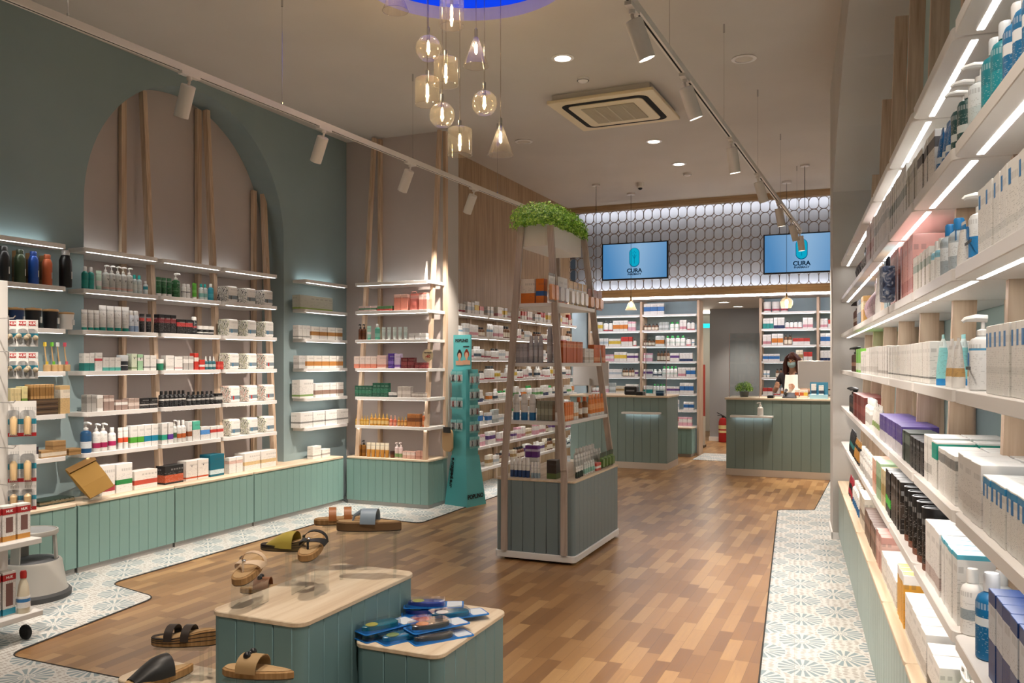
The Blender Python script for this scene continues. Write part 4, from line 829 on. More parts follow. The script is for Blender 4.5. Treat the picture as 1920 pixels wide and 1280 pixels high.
t = tag(empty('card_terminal', (-1.25, 11.50, 1.026)), 'black card payment terminal lying on the right counter', 'card terminal'); MB().bbox(-.04, .04, -.08, .08, 0, .035, .006).build('body', BLACK, t); MB().box(-.03, .03, .01, .065, .035, .037).build('display', mat('lcd', '#6F7F86', .2), t)
t = tag(empty('card_terminal', (-3.05, 11.70, 1.026)), 'black payment terminal on the left counter', 'card terminal'); MB().bbox(-.05, .05, -.08, .08, 0, .05, .006).build('body', BLACK, t); MB().box(-.03, .03, .01, .065, .05, .052).build('display', MATS['lcd'], t)
t = tag(empty('label_printer', (-3.22, 11.85, 1.026)), 'small black printer on the left counter', 'printer'); MB().bbox(-.09, .09, -.08, .08, 0, .12, .012).build('body', BLACK, t); MB().box(-.06, .06, -.082, -.079, .05, .07).build('slot', mat('grey plastic', '#77787A', .5), t)
t = tag(empty('tester_box', (-2.76, 11.66, 1.026)), 'small navy box at the corner of the left counter', 'box'); MB().bbox(-.05, .05, -.04, .04, 0, .07, .002).build('carton', pm('#1F3F66', '#7C98B5', .5, .8), t)
t = tag(empty('leaflet_stand', (-.66, 11.52, 1.026)), 'blue and white countertop product stand before the computer', 'display stand'); MB().box(-.11, .11, -.06, .06, 0, .05).build('tray', mat('sky card', '#9CC8DA', .5), t); MB().box(-.11, .11, .05, .06, .05, .21).build('backboard', mat('ocean card', '#3C7F9C', .5), t); MB().bbox(-.09, -.03, -.03, .02, .05, .19, .001).bbox(.0, .06, -.03, .02, .05, .17, .001).build('cartons', pm('#E8E8E4', '#3A4A5A', .1, .4), t)
for k, (x, cb) in enumerate(((-.93, '#C0623A'), (-.87, '#C0623A'), (-.82, '#D9B84A'))):
    t = tag(empty('lip_balm_box', (x, 11.55, 1.026)), f'{["left", "middle", "right"][k]} small carton between telephone and computer', 'box', 'small cartons by the telephone'); MB().bbox(-.025, .025, -.02, .02, 0, .11, .001).build('carton', pm('#E4DDD2', cb, .3, .7), t)
t = tag(empty('fire_extinguisher', (-2.60, 16.0, 0)), 'red fire extinguisher standing against the grey corridor wall', 'fire extinguisher'); RED = mat('extinguisher red', '#A3201F', .35)
MB().lathe([(.06, 0), (.078, .01), (.08, .03), (.08, .38), (.06, .44), (.02, .46), (.02, .47)], 24).build('cylinder', RED, t, smooth=True); MB().box(-.02, .02, -.02, .02, .46, .50).bar((-.01, 0, .50), (-.11, 0, .55), .02, .012).bar((-.01, 0, .49), (-.10, 0, .50), .02, .01).build('valve_handle', BLACK, t)
MB().tube([(.02, 0, .48), (.09, 0, .44), (.10, 0, .30), (.085, -.02, .12)], .011, 8).build('hose', BLACK, t, smooth=True); MB().lathe([(.0808, .18), (.0808, .32)], 24).build('label', pm('#E5D9A0', '#B33', .3, .5) if 0 else pm('#E5D9A0', '#B33333', .3, .5), t)
t = tag(empty('tall_rack', (-2.83, 14.9, 0)), 'tall black and red stand of goods in the corridor doorway', 'rack'); MB().box(-.10, .10, -.12, .12, 0, .04).box(-.1, -.085, -.1, .1, .04, 1.5).build('frame', BLACK, t); MB().box(-.02, .10, -.02, .02, .55, 1.45).build('red_panel', mat('red board', '#A33A2C', .5), t); MB().box(-.02, .10, -.02, .02, .04, .54).build('cream_panel', mat('cream board', '#D9D0C2', .5), t)
o = tag(MB().box(-3.3, -2.7, 17.6, 17.66, 2.20, 2.29).build('wall_light', emis('turquoise light', '#30D0D6', 1.0)), 'turquoise glowing strip seen through the corridor doorway', 'light'); o = tag(MB().box(-3.3, -2.7, 16.8, 16.9, 2.46, 2.49).build('ceiling_light', emis('white tube', '#FFFFFF', 7)), 'white ceiling light in the store room beyond the corridor', 'light')
lamp('store_light', 'POINT', (-3.1, 16.9, 2.2), 14, '#FFF4E4', None, None, .1)
# ---------------------------------------------------------------- pharmacist behind the right counter
def skin_obj(name, mt, chains, parent=None, root=0, levels=2):
    vs = []; es = []; rad = []; idx = {}
    for ch in chains:
        prev = None
        for (k, p, r) in ch:
            if k not in idx: idx[k] = len(vs); vs.append(p); rad.append(r)
            if prev is not None and prev != idx[k]: es.append((prev, idx[k]))
            prev = idx[k]
    me = D.meshes.new(name); me.from_pydata(vs, es, []); me.materials.append(mt); o = D.objects.new(name, me); COL.objects.link(o)
    md = o.modifiers.new('skin', 'SKIN'); md.use_smooth_shade = True
    sv = me.skin_vertices[0].data
    for i, r in enumerate(rad): sv[i].radius = r if isinstance(r, tuple) else (r, r)
    sv[root].use_root = True
    o.modifiers.new('sub', 'SUBSURF').levels = levels; o.modifiers['sub'].render_levels = levels
    if parent: o.parent = parent
    return o
SKIN = mat('skin', '#C49A83', .55)
P = tag(empty('person', (-1.04, 12.38, 0), math.radians(-12)), 'person with long auburn hair and pale blue face mask holding papers behind the counter', 'person')
body = [[('pel', (0, 0, .93), (.15, .10)), ('wai', (0, 0, 1.05), (.12, .09)), ('che', (0, -.01, 1.22), (.15, .10)), ('nb', (0, -.01, 1.34), (.06, .06)), ('nk', (0, -.03, 1.40), (.048, .05)), ('hd', (0, -.055, 1.475), (.068, .08)), ('ht', (0, -.05, 1.56), (.072, .085)), ('hc', (0, -.04, 1.615), (.05, .06))]]
for s_, e in ((-1, 'l'), (1, 'r')):
    body.append([('pel', (0, 0, .93), .1), ('hip'+e, (s_*.09, 0, .86), .085), ('kn'+e, (s_*.10, -.01, .48), .055), ('an'+e, (s_*.10, .02, .09), .038), ('to'+e, (s_*.11, -.13, .035), .032)])
    wr = (s_*.15, -.30, 1.16) if s_ < 0 else (.13, -.30, 1.14); el = (s_*.25, -.06, 1.08)
    body.append([('che', (0, -.01, 1.22), .1), ('sh'+e, (s_*.165, 0, 1.30), .052), ('um'+e, (s_*.21, -.02, 1.19), .043), ('el'+e, el, .036), ('fm'+e, tuple((Vector(el)+Vector(wr))/2), .032), ('wr'+e, wr, .022), ('pm'+e, tuple(Vector(wr)+Vector((-s_*.02, -.05, .02))), (.032, .016))])
    w_ = Vector(wr)+Vector((-s_*.03, -.085, .03))
    for f in range(4):
        a = w_+Vector((-s_*.0, 0, .03-.02*f)); body.append([('pm'+e, (0, 0, 0), .03), (f'f{f}a'+e, tuple(a), .010), (f'f{f}b'+e, tuple(a+Vector((-s_*.03, -.022, -.004))), .0085), (f'f{f}c'+e, tuple(a+Vector((-s_*(.05-.004*abs(f-1)), -.012, -.010))), .0075)])
    body.append([('pm'+e, (0, 0, 0), .03), ('ta'+e, tuple(Vector(wr)+Vector((-s_*.035, -.035, .045))), .011), ('tb'+e, tuple(Vector(wr)+Vector((-s_*.06, -.055, .05))), .0085)])
skin_obj('body', SKIN, body, P)
TOP = mat('dark patterned blouse', '#35333A', .8); TRO = mat('dark trousers', '#23242A', .8)
skin_obj('blouse', TOP, [[('a', (0, 0, .90), (.165, .115)), ('b', (0, 0, 1.05), (.135, .10)), ('c', (0, -.01, 1.22), (.165, .115)), ('d', (0, -.01, 1.325), (.085, .07))]]+[[('c', (0, -.01, 1.22), .1), ('s'+str(s_), (s_*.165, 0, 1.30), .063), ('u'+str(s_), (s_*.215, -.025, 1.18), .052)] for s_ in (-1, 1)], P)
skin_obj('trousers', TRO, [[('a', (0, 0, .93), (.155, .11)), ('h'+str(s_), (s_*.09, 0, .84), .098), ('k'+str(s_), (s_*.10, -.01, .48), .07), ('n'+str(s_), (s_*.10, .02, .10), .06)] for s_ in (-1, 1)], P)
hd = Matrix.Translation((0, -.055, 1.53)) @ Matrix.Rotation(math.radians(16), 4, 'X')
def hp(name, mt, fn, smooth=True): m = MB(); m.T = hd; fn(m); return m.build(name, mt, P, smooth=smooth)
HAIR = mat('auburn hair', '#4A1F1A', .55)
def hair(m):
    R = []
    for j in range(15):
        k = j/14; z = .105-.43*k; w_ = .02+.085*math.sin(min(1, k*3.2)*PI/2)+.025*k; d_ = .02+.098*math.sin(min(1, k*3)*PI/2); y0 = .012+.02*k; op = 0 if k < .16 else min(1, (k-.16)*6)
        ring = []
        for i in range(28):
            a = 2*PI*i/28-PI/2; x = math.cos(a)*w_; y = math.sin(a)*d_+y0
            wav = 1+.05*math.sin(9*a+14*k)
            if math.sin(a) < -.35: y = y*(1-op)+(-.035+.06*k)*op+.0
            ring.append((x*wav, y*wav, z))
        R.append(ring)
    m.loft(R)
hp('hair', HAIR, hair)
for s_ in (-1, 1): hp('hair_lock', HAIR, lambda m: m.tube([(s_*.02, -.062, .098), (s_*.066, -.066, .05), (s_*.092, -.055, -.04), (s_*.10, -.05, -.14), (s_*.085, -.07, -.27)], [.006, .015, .026, .032, .012], 10))
hp('face_mask', mat('mask blue', '#A9CBD6', .7), lambda m: m.loft([[(math.cos(PI*i/10)*w_, -.05-math.sin(PI*i/10)*d_, z) for i in range(11)]+[(math.cos(PI*i/10)*w_*.9, -.045-math.sin(PI*i/10)*(d_-.006), z) for i in range(10, -1, -1)] for z, w_, d_ in ((-.095, .035, .035), (-.075, .052, .05), (-.045, .060, .062), (-.015, .055, .05))]))
for s_ in (-1, 1):
    hp('eye', mat('eye dark', '#241A18', .3), lambda m: m.sphere((s_*.026, -.082, .012), .009, 10, 7, (1.3, .6, .7))); hp('eyebrow', HAIR, lambda m: m.tube([(s_*.013, -.087, .032), (s_*.028, -.086, .037), (s_*.043, -.075, .031)], .0028, 6)); hp('ear', SKIN, lambda m: m.sphere((s_*.074, -.005, -.01), .02, 10, 7, (.4, .8, 1.3)))
hp('nose', SKIN, lambda m: m.tube([(0, -.085, .015), (0, -.098, -.01), (0, -.094, -.02)], [.006, .010, .009], 8))
o = tag(empty('paper_sheets', (-1.03, 12.02, 1.19), math.radians(-8)), 'white sheets of paper held up by the pharmacist', 'paper')
m = MB(); m.T = Matrix.Rotation(math.radians(-18), 4, 'X')
for k in range(2):
    R = [[(-.10+.2*i/8+.006*k, .01*math.sin(i*.8+k)+.004*k, -.13+.27*j-.01*k) for i in range(9)] for j in range(2)]
    m.loft([R[0]+[(x, y+.0006, z) for x, y, z in reversed(R[0])], R[1]+[(x, y+.0006, z) for x, y, z in reversed(R[1])]])
m.build('sheets', mat('paper', '#EFEDE8', .8), o)
# ---------------------------------------------------------------- goods on the shelves
ORD = 'first second third fourth fifth sixth seventh eighth ninth tenth eleventh twelfth thirteenth fourteenth fifteenth sixteenth seventeenth eighteenth nineteenth twentieth'.split()
def ordn(i): return ORD[i] if i < 20 else ['twenty', 'thirty', 'forty', 'fifty', 'sixty'][(i+1)//10-2]+('-'+ORD[(i+1) % 10-1] if (i+1) % 10 else 'th') if (i+1) % 10 else ['thirtieth', 'fortieth', 'fiftieth', 'sixtieth'][(i+1)//10-3]
NAMES = {'box': ('product_box', 'box'), 'tube': ('cream_tube', 'tube'), 'bottle': ('bottle', 'bottle'), 'pump': ('pump_bottle', 'bottle'), 'jar': ('cream_jar', 'jar'), 'spray': ('spray_can', 'can'), 'drop': ('dropper_bottle', 'bottle'), 'pouch': ('zip_pouch', 'bag'), 'floral': ('floral_gift_box', 'box'), 'flask': ('steel_flask', 'flask'), 'cup': ('travel_cup', 'cup'), 'oval': ('oval_canister', 'canister'), 'pack': ('hanging_pack', 'pack')}
MC = {}
def rnd4(v): return round(v, 3)
def ell(a, b, z, n=16, cx=0, cy=0): return [(cx+a*math.cos(2*PI*i/n), cy+b*math.sin(2*PI*i/n), z) for i in range(n)]
def capm(c): return mat('cap '+c, c, .35)
def proto(kind, w_, d, h, st, cp):
    key = (kind, rnd4(w_), rnd4(d), rnd4(h), st, cp)
    if key in MC: return MC[key]
    M_ = pm(*st) if isinstance(st, tuple) else st
    ch = []; m = MB(); r = w_/2; cm = capm(cp or '#E9E7E4')
    if kind == 'box':
        m.bbox(-r, r, 0, d, 0, h, .0012); me = m.mesh('product_box', M_)
    elif kind == 'pack':
        m.bbox(-r, r, .012, .014, 0, h, .0005); me = m.mesh('hanging_pack', M_); q = MB(); q.loft([[(x, .012, z) for x, z in rrect(-r*.8, r*.8, h*.06, h*.62, r*.4)], [(x*.9, -.008, z) for x, z in rrect(-r*.8, r*.8, h*.08, h*.6, r*.4)]]); ch.append(('blister', q.mesh('blister', capm(cp or '#D0D0D0'), True)))
    elif kind == 'tube':
        b = min(r*.75, d*.5); m.loft([ell(r*.72, b, h*.13, cy=b), ell(r*.86, b*.95, h*.3, cy=b), ell(r*.97, b*.5, h*.8, cy=b), ell(r, .0022, h*.93, cy=b), ell(r, .0018, h, cy=b)]); me = m.mesh('cream_tube', M_, True)
        q = MB(); q.loft([ell(r*.74, b*.98, 0, cy=b), ell(r*.74, b*.98, h*.13, cy=b)]); ch.append(('cap', q.mesh('cap', cm, True)))
    elif kind in ('bottle', 'pump', 'spray', 'drop', 'oval'):
        b = r
        if kind == 'bottle': m.lathe([(r*.9, 0), (r, h*.02), (r, h*.66), (r*.85, h*.73), (r*.45, h*.78), (r*.45, h*.8)], 18, (0, r)); q = MB().lathe([(r*.52, h*.79), (r*.52, h*.97), (r*.44, h)], 16, (0, r)); nm = 'cap'
        elif kind == 'pump':
            m.lathe([(r*.9, 0), (r, h*.02), (r, h*.62), (r*.85, h*.68), (r*.4, h*.72), (r*.4, h*.74)], 18, (0, r)); q = MB().lathe([(r*.45, h*.73), (r*.45, h*.80), (r*.16, h*.82), (r*.14, h*.93)], 14, (0, r)).tube([(0, r*1.3, h*.955), (0, r*.5, h*.965), (0, -r*.25, h*.95), (0, -r*.45, h*.92)], [r*.3, r*.3, r*.2, r*.14], 8); nm = 'pump'
        elif kind == 'spray': m.lathe([(r*.9, 0), (r, h*.015), (r, h*.74), (r*.8, h*.79)], 18, (0, r)); q = MB().lathe([(r*.8, h*.79), (r*.8, h*.95), (r*.6, h*.995), (r*.2, h)], 16, (0, r)); nm = 'cap'
        elif kind == 'drop': m.lathe([(r*.9, 0), (r, h*.03), (r, h*.55), (r*.4, h*.66), (r*.4, h*.68)], 14, (0, r)); q = MB().lathe([(r*.42, h*.66), (r*.42, h*.8), (r*.25, h*.83), (r*.25, h*.95), (r*.1, h)], 12, (0, r)); nm = 'cap'
        else: b = r*1.25; m.loft([ell(r*.96, b*.96, 0, 20, cy=b), ell(r, b, h*.02, 20, cy=b), ell(r, b, h*.985, 20, cy=b)], (1, 0)); q = MB().loft([ell(r, b, h*.985, 20, cy=b), ell(r*1.02, b*1.02, h, 20, cy=b), ell(r*.93, b*.93, h, 20, cy=b), ell(r*.93, b*.93, h*.975, 20, cy=b)]); nm = 'lid'
        me = m.mesh(NAMES[kind][0], M_, True); ch.append((nm, q.mesh(nm, cm, True)))
    elif kind == 'jar':
        m.lathe([(r*.88, 0), (r*.95, h*.06), (r*.95, h*.6)], 18, (0, r)); me = m.mesh('cream_jar', M_, True); q = MB().lathe([(r, h*.6), (r, h*.97), (r*.94, h)], 18, (0, r)); ch.append(('lid', q.mesh('lid', cm, True)))
    elif kind == 'floral':
        m.cur = 1; m.bbox(-r, r, 0, d, 0, h, .012); me = m.mesh('floral_gift_box', [st, pm('#ECE9E4', '#7B8A93', .2, .42, text=.25)], True)
        me.polygons.foreach_set('material_index', [0 if abs(p.normal.x) > .4 else 1 for p in me.polygons]); q = MB().box(-r*.45, -r*.2, -.0008, .0, h*.18, h*.40); ch.append(('printed_icon', q.mesh('printed_icon', capm(cp))))
    elif kind == 'pouch':
        R = []
        for k in range(7):
            t_ = k/6; th = d/2*(math.sin(PI*min(1, t_*1.15+.12))**.7 if t_ < .9 else .12)+.002; R.append([(r*(1-.08*t_)*math.cos(a)*(1 if abs(math.cos(a)) < .7 else 1), d/2+th*math.copysign(abs(math.sin(a))**.6, math.sin(a)), h*t_) for a in [2*PI*i/20 for i in range(20)]])
        m.loft(R); me = m.mesh('zip_pouch', M_, True); q = MB().tube([(-r*.7, d/2, h*.98), (-r*.6, d/2, h*1.1), (r*.2, d/2, h*1.14), (r*.5, d/2, h*.98)], .004, 6); ch.append(('handle', q.mesh('handle', cm, True)))
    elif kind == 'flask':
        m.lathe([(r*.93, 0), (r, h*.02), (r, h*.72), (r*.72, h*.84), (r*.62, h*.86)], 24, (0, r)); me = m.mesh('steel_flask', mat('flask '+st[0], st[0], .35, .2), True); q = MB().lathe([(r*.64, h*.865), (r*.66, h*.98), (r*.58, h)], 20, (0, r)); ch.append(('lid', q.mesh('lid', cm, True)))
        q = MB().box(r*.35, r*.5, -.0006, .001, h*.22, h*.42); q.T = None; ch.append(('printed_mark', q.mesh('printed_mark', capm('#DDDDDA'))))
    elif kind == 'cup':
        m.lathe([(r*.78, 0), (r*.80, h*.03), (r*.98, h*.86)], 24, (0, r)); me = m.mesh('travel_cup', mat('cup '+st[0], st[0], .5), True); q = MB().lathe([(r, h*.86), (r*1.02, h*.92), (r*.95, h*.97), (r*.3, h*.98), (r*.3, h)], 20, (0, r)); ch.append(('lid', q.mesh('lid', cm, True)))
        q = MB().box(r*.3, r*.48, -.004, .008, h*.25, h*.55); ch.append(('printed_mark', q.mesh('printed_mark', capm('#DDDDDA'))))
    MC[key] = (me, ch); return MC[key]
GOODS = []   # (place, desc, sort key, root object)
def stand(kind, w_, d, h, st, cp, loc, rz, place, desc, key, group):
    me, ch = proto(kind, w_, d, h, st, cp); nm = NAMES[kind][0]
    if nm == 'product_box': nm = 'skincare_box' if 'right wall' in place else 'vitamin_box' if 'oak' in place else 'medicine_box' if 'back wall' in place else 'cosmetic_box'
    o = D.objects.new(nm, me); COL.objects.link(o); o.location = loc; o.rotation_euler = (0, 0, rz)
    for n, c in ch: q = D.objects.new(n, c); COL.objects.link(q); q.parent = o
    o['category'] = NAMES[kind][1]; GOODS.append((place, desc, key, o, group)); return o
class Line:
    """a shelf edge: maps a bearing to a run coordinate and a run coordinate to a standing place"""
    def __init__(s, kind, f, z): s.k, s.f, s.z = kind, f, z
    def u(s, px):
        if s.k == 'R' and px < 1660: px = 1660-(1660-px)*70/83
        return {'L': lambda: Y_at(px, s.f), 'F': lambda: X_at(px, s.f), 'R': lambda: -S_at(px, s.f)}[s.k]()
    def at(s, u, back): return {'L': lambda: ((s.f-back, u, s.z), PI/2), 'F': lambda: ((u, s.f+back, s.z), 0), 'R': lambda: (tuple(RW(s.f+back, -u, s.z)), PHI-PI/2)}[s.k]()
def run(line, place, runs, jit=.004, rows=1, dflt=.055):
    for r_ in runs:
        desc, kind, a, b, n, h, st = r_[:7]; cp = r_[7] if len(r_) > 7 else None; ex = r_[8] if len(r_) > 8 else {}
        ua, ub = line.u(a), line.u(b)
        if n < 1: n = max(1, round((ub-ua)/n))
        if line.k == 'R' and 'w' not in ex and (ub-ua)/n > .125: n = math.ceil((ub-ua)/(.16 if kind == 'pouch' else .10))
        pit = (ub-ua)/n; w_ = min(pit*.93, ex.get('w', 9), h*.34 if kind in ('bottle', 'pump', 'spray', 'drop', 'tube') else 9); g = f'{desc} group, {place}' if n > 1 else None
        d = ex.get('d', dflt if kind in ('box', 'pouch', 'floral', 'pack') else w_); rw = ex.get('rows', rows)
        if kind == 'tube': d = min(w_, .045)
        for i in range(n):
            for k in range(rw):
                back = ex.get('back', 0)+k*(d+.006)+random.uniform(0, jit); hh = h*ex.get('s', 1)
                loc, rz = line.at(ua+pit*(i+.5), back); loc = (loc[0], loc[1], loc[2]+ex.get('dz', 0))
                stand(kind, w_, d, hh, st, cp, loc, rz+random.uniform(-.05, .05)*(0 if w_ > .12 else 1)*ex.get('j', 1), place, desc, (ua+pit*(i+.5), k), g)
W = '#E8E6E2'
LS = {k: z+SH_T for k, z in zip((1, 2, 3, 4, 5, 6), ZS)}; LS[0] = .50
SN = {5: 'top lit', 4: 'second', 3: 'third', 2: 'fourth', 1: 'fifth', 0: 'bottom'}
def wall(unit, f, data, kind='L', **k):
    for lv, runs in data.items():
        pl = f'{SN[lv]} shelf, {unit}' if lv else f'cabinet top, {unit}'
        run(Line(kind, f, LS[lv]+.0005), pl, runs, **k)
T = '#1E9484'
wall('left arch bay', -5.285, {
 5: [('teal bottle white cap', 'bottle', 158, 180, 2, .165, ('#1F8C86', '#2A9A92', .1, .5), W), ('pale green tube', 'tube', 181, 196, 1, .145, ('#BFDCCB', W, .1, .4), '#A9CDBB'), ('clear white pump bottle', 'pump', 197, 252, 5, .195, ('#C9CCC9', '#D9B3A8', .1, .2), W), ('clear bottle teal cap', 'bottle', 252, 269, 2, .145, ('#C6D2D2', '#DDE6E4', .2, .6), '#39B5B0'), ('small two tone bottle', 'bottle', 270, 283, 1, .105, ('#D5DEE0', '#2C8796', .45, .75), W)],
 4: [('small white tube teal foot', 'tube', 156, 190, 3, .15, (W, '#DDDAD6', .4, .5), T), ('tall white tube teal foot', 'tube', 189, 246, 4, .19, (W, '#E2DFDB', .4, .5), T), ('white and blue spray can', 'spray', 245, 263, 2, .165, ('#DFE3EA', '#8FA6C4', 0, .35), W), ('black tube', 'tube', 263, 289, 2, .145, ('#1B1B1E', '#B9403A', .55, .75, '#CCCCCC'), '#222222')],
 3: [('white and teal carton', 'box', 158, 178, 2, .13, (W, '#2C7F7A', 0, .45)), ('white carton red dot', 'box', 179, 193, 1, .135, (W, '#C9505A', .55, .68)), ('white carton teal corner', 'box', 194, 227, 3, .10, (W, '#5DB8AC', 0, .25)), ('charcoal and clear jar', 'jar', 228, 246, 1, .12, ('#2C3138', '#C9CDD0', .5, .6), '#C9CDD0'), ('cream green carton', 'box', 247, 258, 1, .13, ('#DDE6CF', '#8FA27A', .1, .2)), ('mint green carton', 'box', 259, 269, 1, .125, ('#A9D3AC', W, .6, .8)), ('white carton dark line', 'box', 270, 294, 2, .12, (W, '#4A4F52', .18, .24))],
 2: [('grey grid carton', 'box', 163, 181, 2, .125, ('#A9A6A2', '#8F8C88', .5, .9)), ('white printed carton', 'box', 182, 194, 1, .12, (W, '#C9C2BB', .2, .8)), ('taupe carton', 'box', 195, 215, 2, .115, ('#9B857C', '#D5C5BC', .6, .8)), ('low taupe carton', 'box', 217, 240, 2, .075, ('#9E877E', W, .5, .8)), ('low brown carton', 'box', 241, 262, 2, .085, ('#A8958B', '#D8C9BF', .3, .6)), ('low black carton', 'box', 262, 297, 2, .08, ('#1E1D1F', '#B9B5B0', .3, .42, '#DDDDDD'))],
 1: [('large blue pump bottle', 'pump', 157, 179, 1, .225, ('#1E4F7A', '#D6DDE3', .2, .5), W), ('white and magenta pump bottle', 'pump', 180, 206, 2, .21, (W, '#B52A62', .18, .42), W), ('white and magenta bottle', 'bottle', 207, 223, 1, .17, (W, '#B52A62', .25, .5), W), ('white and orange tube', 'tube', 224, 244, 2, .165, (W, '#D9542F', .2, .45), W), ('white and green carton', 'box', 245, 271, 2, .17, (W, '#55A83A', .22, .48)), ('white and turquoise carton', 'box', 271, 297, 2, .17, (W, '#1E86A8', .22, .48))],
 0: [('white carton red wedge', 'box', 186, 217, 1, .225, (W, '#A93A44', .12, .32), None, {'d': .09}), ('white carton green wedge', 'box', 218, 250, 1, .22, (W, '#2F8A4A', .28, .45), None, {'d': .09}), ('wide white and red carton', 'box', 251, 297, 1, .145, ('#E9E4DD', '#C0503F', .25, .5), None, {'d': .1})]}, dflt=.055)
wall('middle arch bay', -5.285, {
 5: [('dark green tube', 'tube', 296, 326, 3, .15, ('#1D5A34', '#2E6E44', .4, .5, '#CFE0D2'), W), ('green pump bottle', 'pump', 328, 343, 1, .20, ('#1E5A2E', '#2F6B3C', .3, .5, '#CFE0D2'), W), ('small white bottle', 'spray', 344, 359, 2, .12, (W, '#3B3B3B', .5, .56), W), ('bright green tube', 'tube', 359, 376, 1, .135, ('#5FB43A', '#7CC95A', .3, .5), W), ('white bottle turquoise cap', 'bottle', 377, 391, 2, .135, ('#DDE6E6', '#8CC9C6', .2, .5), '#39B5B0'), ('turquoise bottle white cap', 'bottle', 392, 406, 1, .145, ('#2E9FB5', '#4FB5C6', .2, .5), W)],
 4: [('tall black carton', 'box', 298, 331, 3, .15, ('#1C1B1D', '#7A2F35', .55, .8, '#C9C9C9')), ('black and red carton', 'box', 332, 363, 2, .12, ('#1A1A1C', '#B03A3A', .5, .78, '#C9C9C9')), ('black spray can', 'spray', 363, 373, 1, .15, ('#222226', '#8E2F33', .45, .6, '#CCCCCC'), W), ('small white jar', 'jar', 374, 405, 3, .075, ('#1E1F22', W, .3, .5, '#CCCCCC'), W)],
 3: [('green and white jar', 'jar', 299, 311, 1, .09, ('#2C8A6A', '#2C8A6A', 0, 1), W), ('white plain carton', 'box', 311, 327, 1, .12, (W, '#CFCBC6', .1, .3)), ('white rose carton', 'box', 328, 343, 1, .11, (W, '#C99A9A', .1, .2)), ('grey white carton', 'box', 344, 364, 2, .115, ('#B5B0AB', W, .5, .8)), ('tall red carton', 'box', 365, 373, 1, .14, ('#C23A30', '#E0D6CE', .5, .75)), ('low red carton', 'box', 374, 385, 1, .085, ('#C23A30', W, .3, .5)), ('teal serum bottle', 'drop', 386, 408, 3, .115, ('#2F6670', '#C9D6D6', .3, .6), W), ('small red packet', 'box', 409, 420, 2, .07, ('#C43B34', '#D65A4F', .3, .6))],
 2: [('black bottle white label', 'bottle', 302, 352, 6, .13, ('#18181A', '#D2CEC8', .50, .62, '#D8D8D8'), '#1A1A1A'), ('smaller black bottle', 'bottle', 353, 404, 6, .115, ('#18181A', '#BDB9B4', .45, .6, '#D8D8D8'), '#1A1A1A'), ('black square carton', 'box', 405, 418, 1, .09, ('#1A1A1C', '#C5C5C0', .4, .7, '#DDDDDD'))],
 1: [('white and emerald carton', 'box', 304, 315, 1, .17, (W, '#2BA58C', .2, .45)), ('white and violet carton', 'box', 316, 326, 1, .17, (W, '#6A3FA0', .2, .45)), ('green striped pump bottle', 'pump', 327, 334, 1, .19, ('#DDE0DA', '#3F6B4A', .3, .6), W), ('white and orange bottle', 'bottle', 335, 352, 2, .18, (W, '#C96A3A', .25, .5), W), ('white and brown carton', 'box', 353, 361, 1, .165, (W, '#9B5A3A', .25, .5)), ('mint topped carton', 'box', 362, 376, 1, .165, (W, '#5CC2A8', .55, 1)), ('white box blue picture', 'box', 377, 394, 1, .11, (W, '#5C9BE0', .4, .75)), ('white box red tag', 'box', 395, 420, 2, .105, (W, '#C9473F', .5, .75))],
 0: [('black and orange gift carton', 'box', 309, 346, 1, .15, ('#2A2A2C', '#C25A38', .1, .5, '#CCCCCC'), None, {'d': .1}), ('white carton orange edge', 'box', 349, 392, 2, .165, ('#EAE4DD', '#C9552F', .1, .18), None, {'d': .1}), ('deep teal carton', 'box', 394, 422, 1, .19, ('#15667A', '#C9DDE2', .1, .3), None, {'d': .12})]}, dflt=.055)
FLO = [floral('floral print olive', '#4E5A45', '#8E9A78', '#C9C3A8'), floral('floral print charcoal', '#3C3E3C', '#8E8F88', '#CFC9BB'), floral('floral print rose', '#54614A', '#B98A7E', '#D9B7A8')]
fx = {'d': .13, 'w': .135, 'j': .3}
wall('right arch bay', -5.285, {
 5: [('charcoal floral gift box', 'floral', 419, 520, 3, .145, FLO[1], '#5A5A58', fx)], 4: [('olive floral gift box', 'floral', 420, 521, 3, .15, FLO[0], '#4A7FA0', fx)],
 3: [('olive floral gift box', 'floral', 422, 490, 2, .145, FLO[0], '#4A7FA0', fx), ('rose floral gift box', 'floral', 491, 522, 1, .145, FLO[2], '#C23A34', fx)],
 2: [('rose floral gift box', 'floral', 424, 522, 3, .15, FLO[2], '#C23A34', fx)], 1: [('olive floral gift box', 'floral', 425, 522, 3, .15, FLO[0], '#4A7FA0', fx)],
 0: [('small white carton', 'box', 430, 456, 2, .14, (W, '#D8B9AE', .6, .8)), ('long white carton gold emblem', 'box', 458, 519, 2, .16, ('#EAE6E0', '#D9BE8F', .3, .5), None, {'d': .12})]})
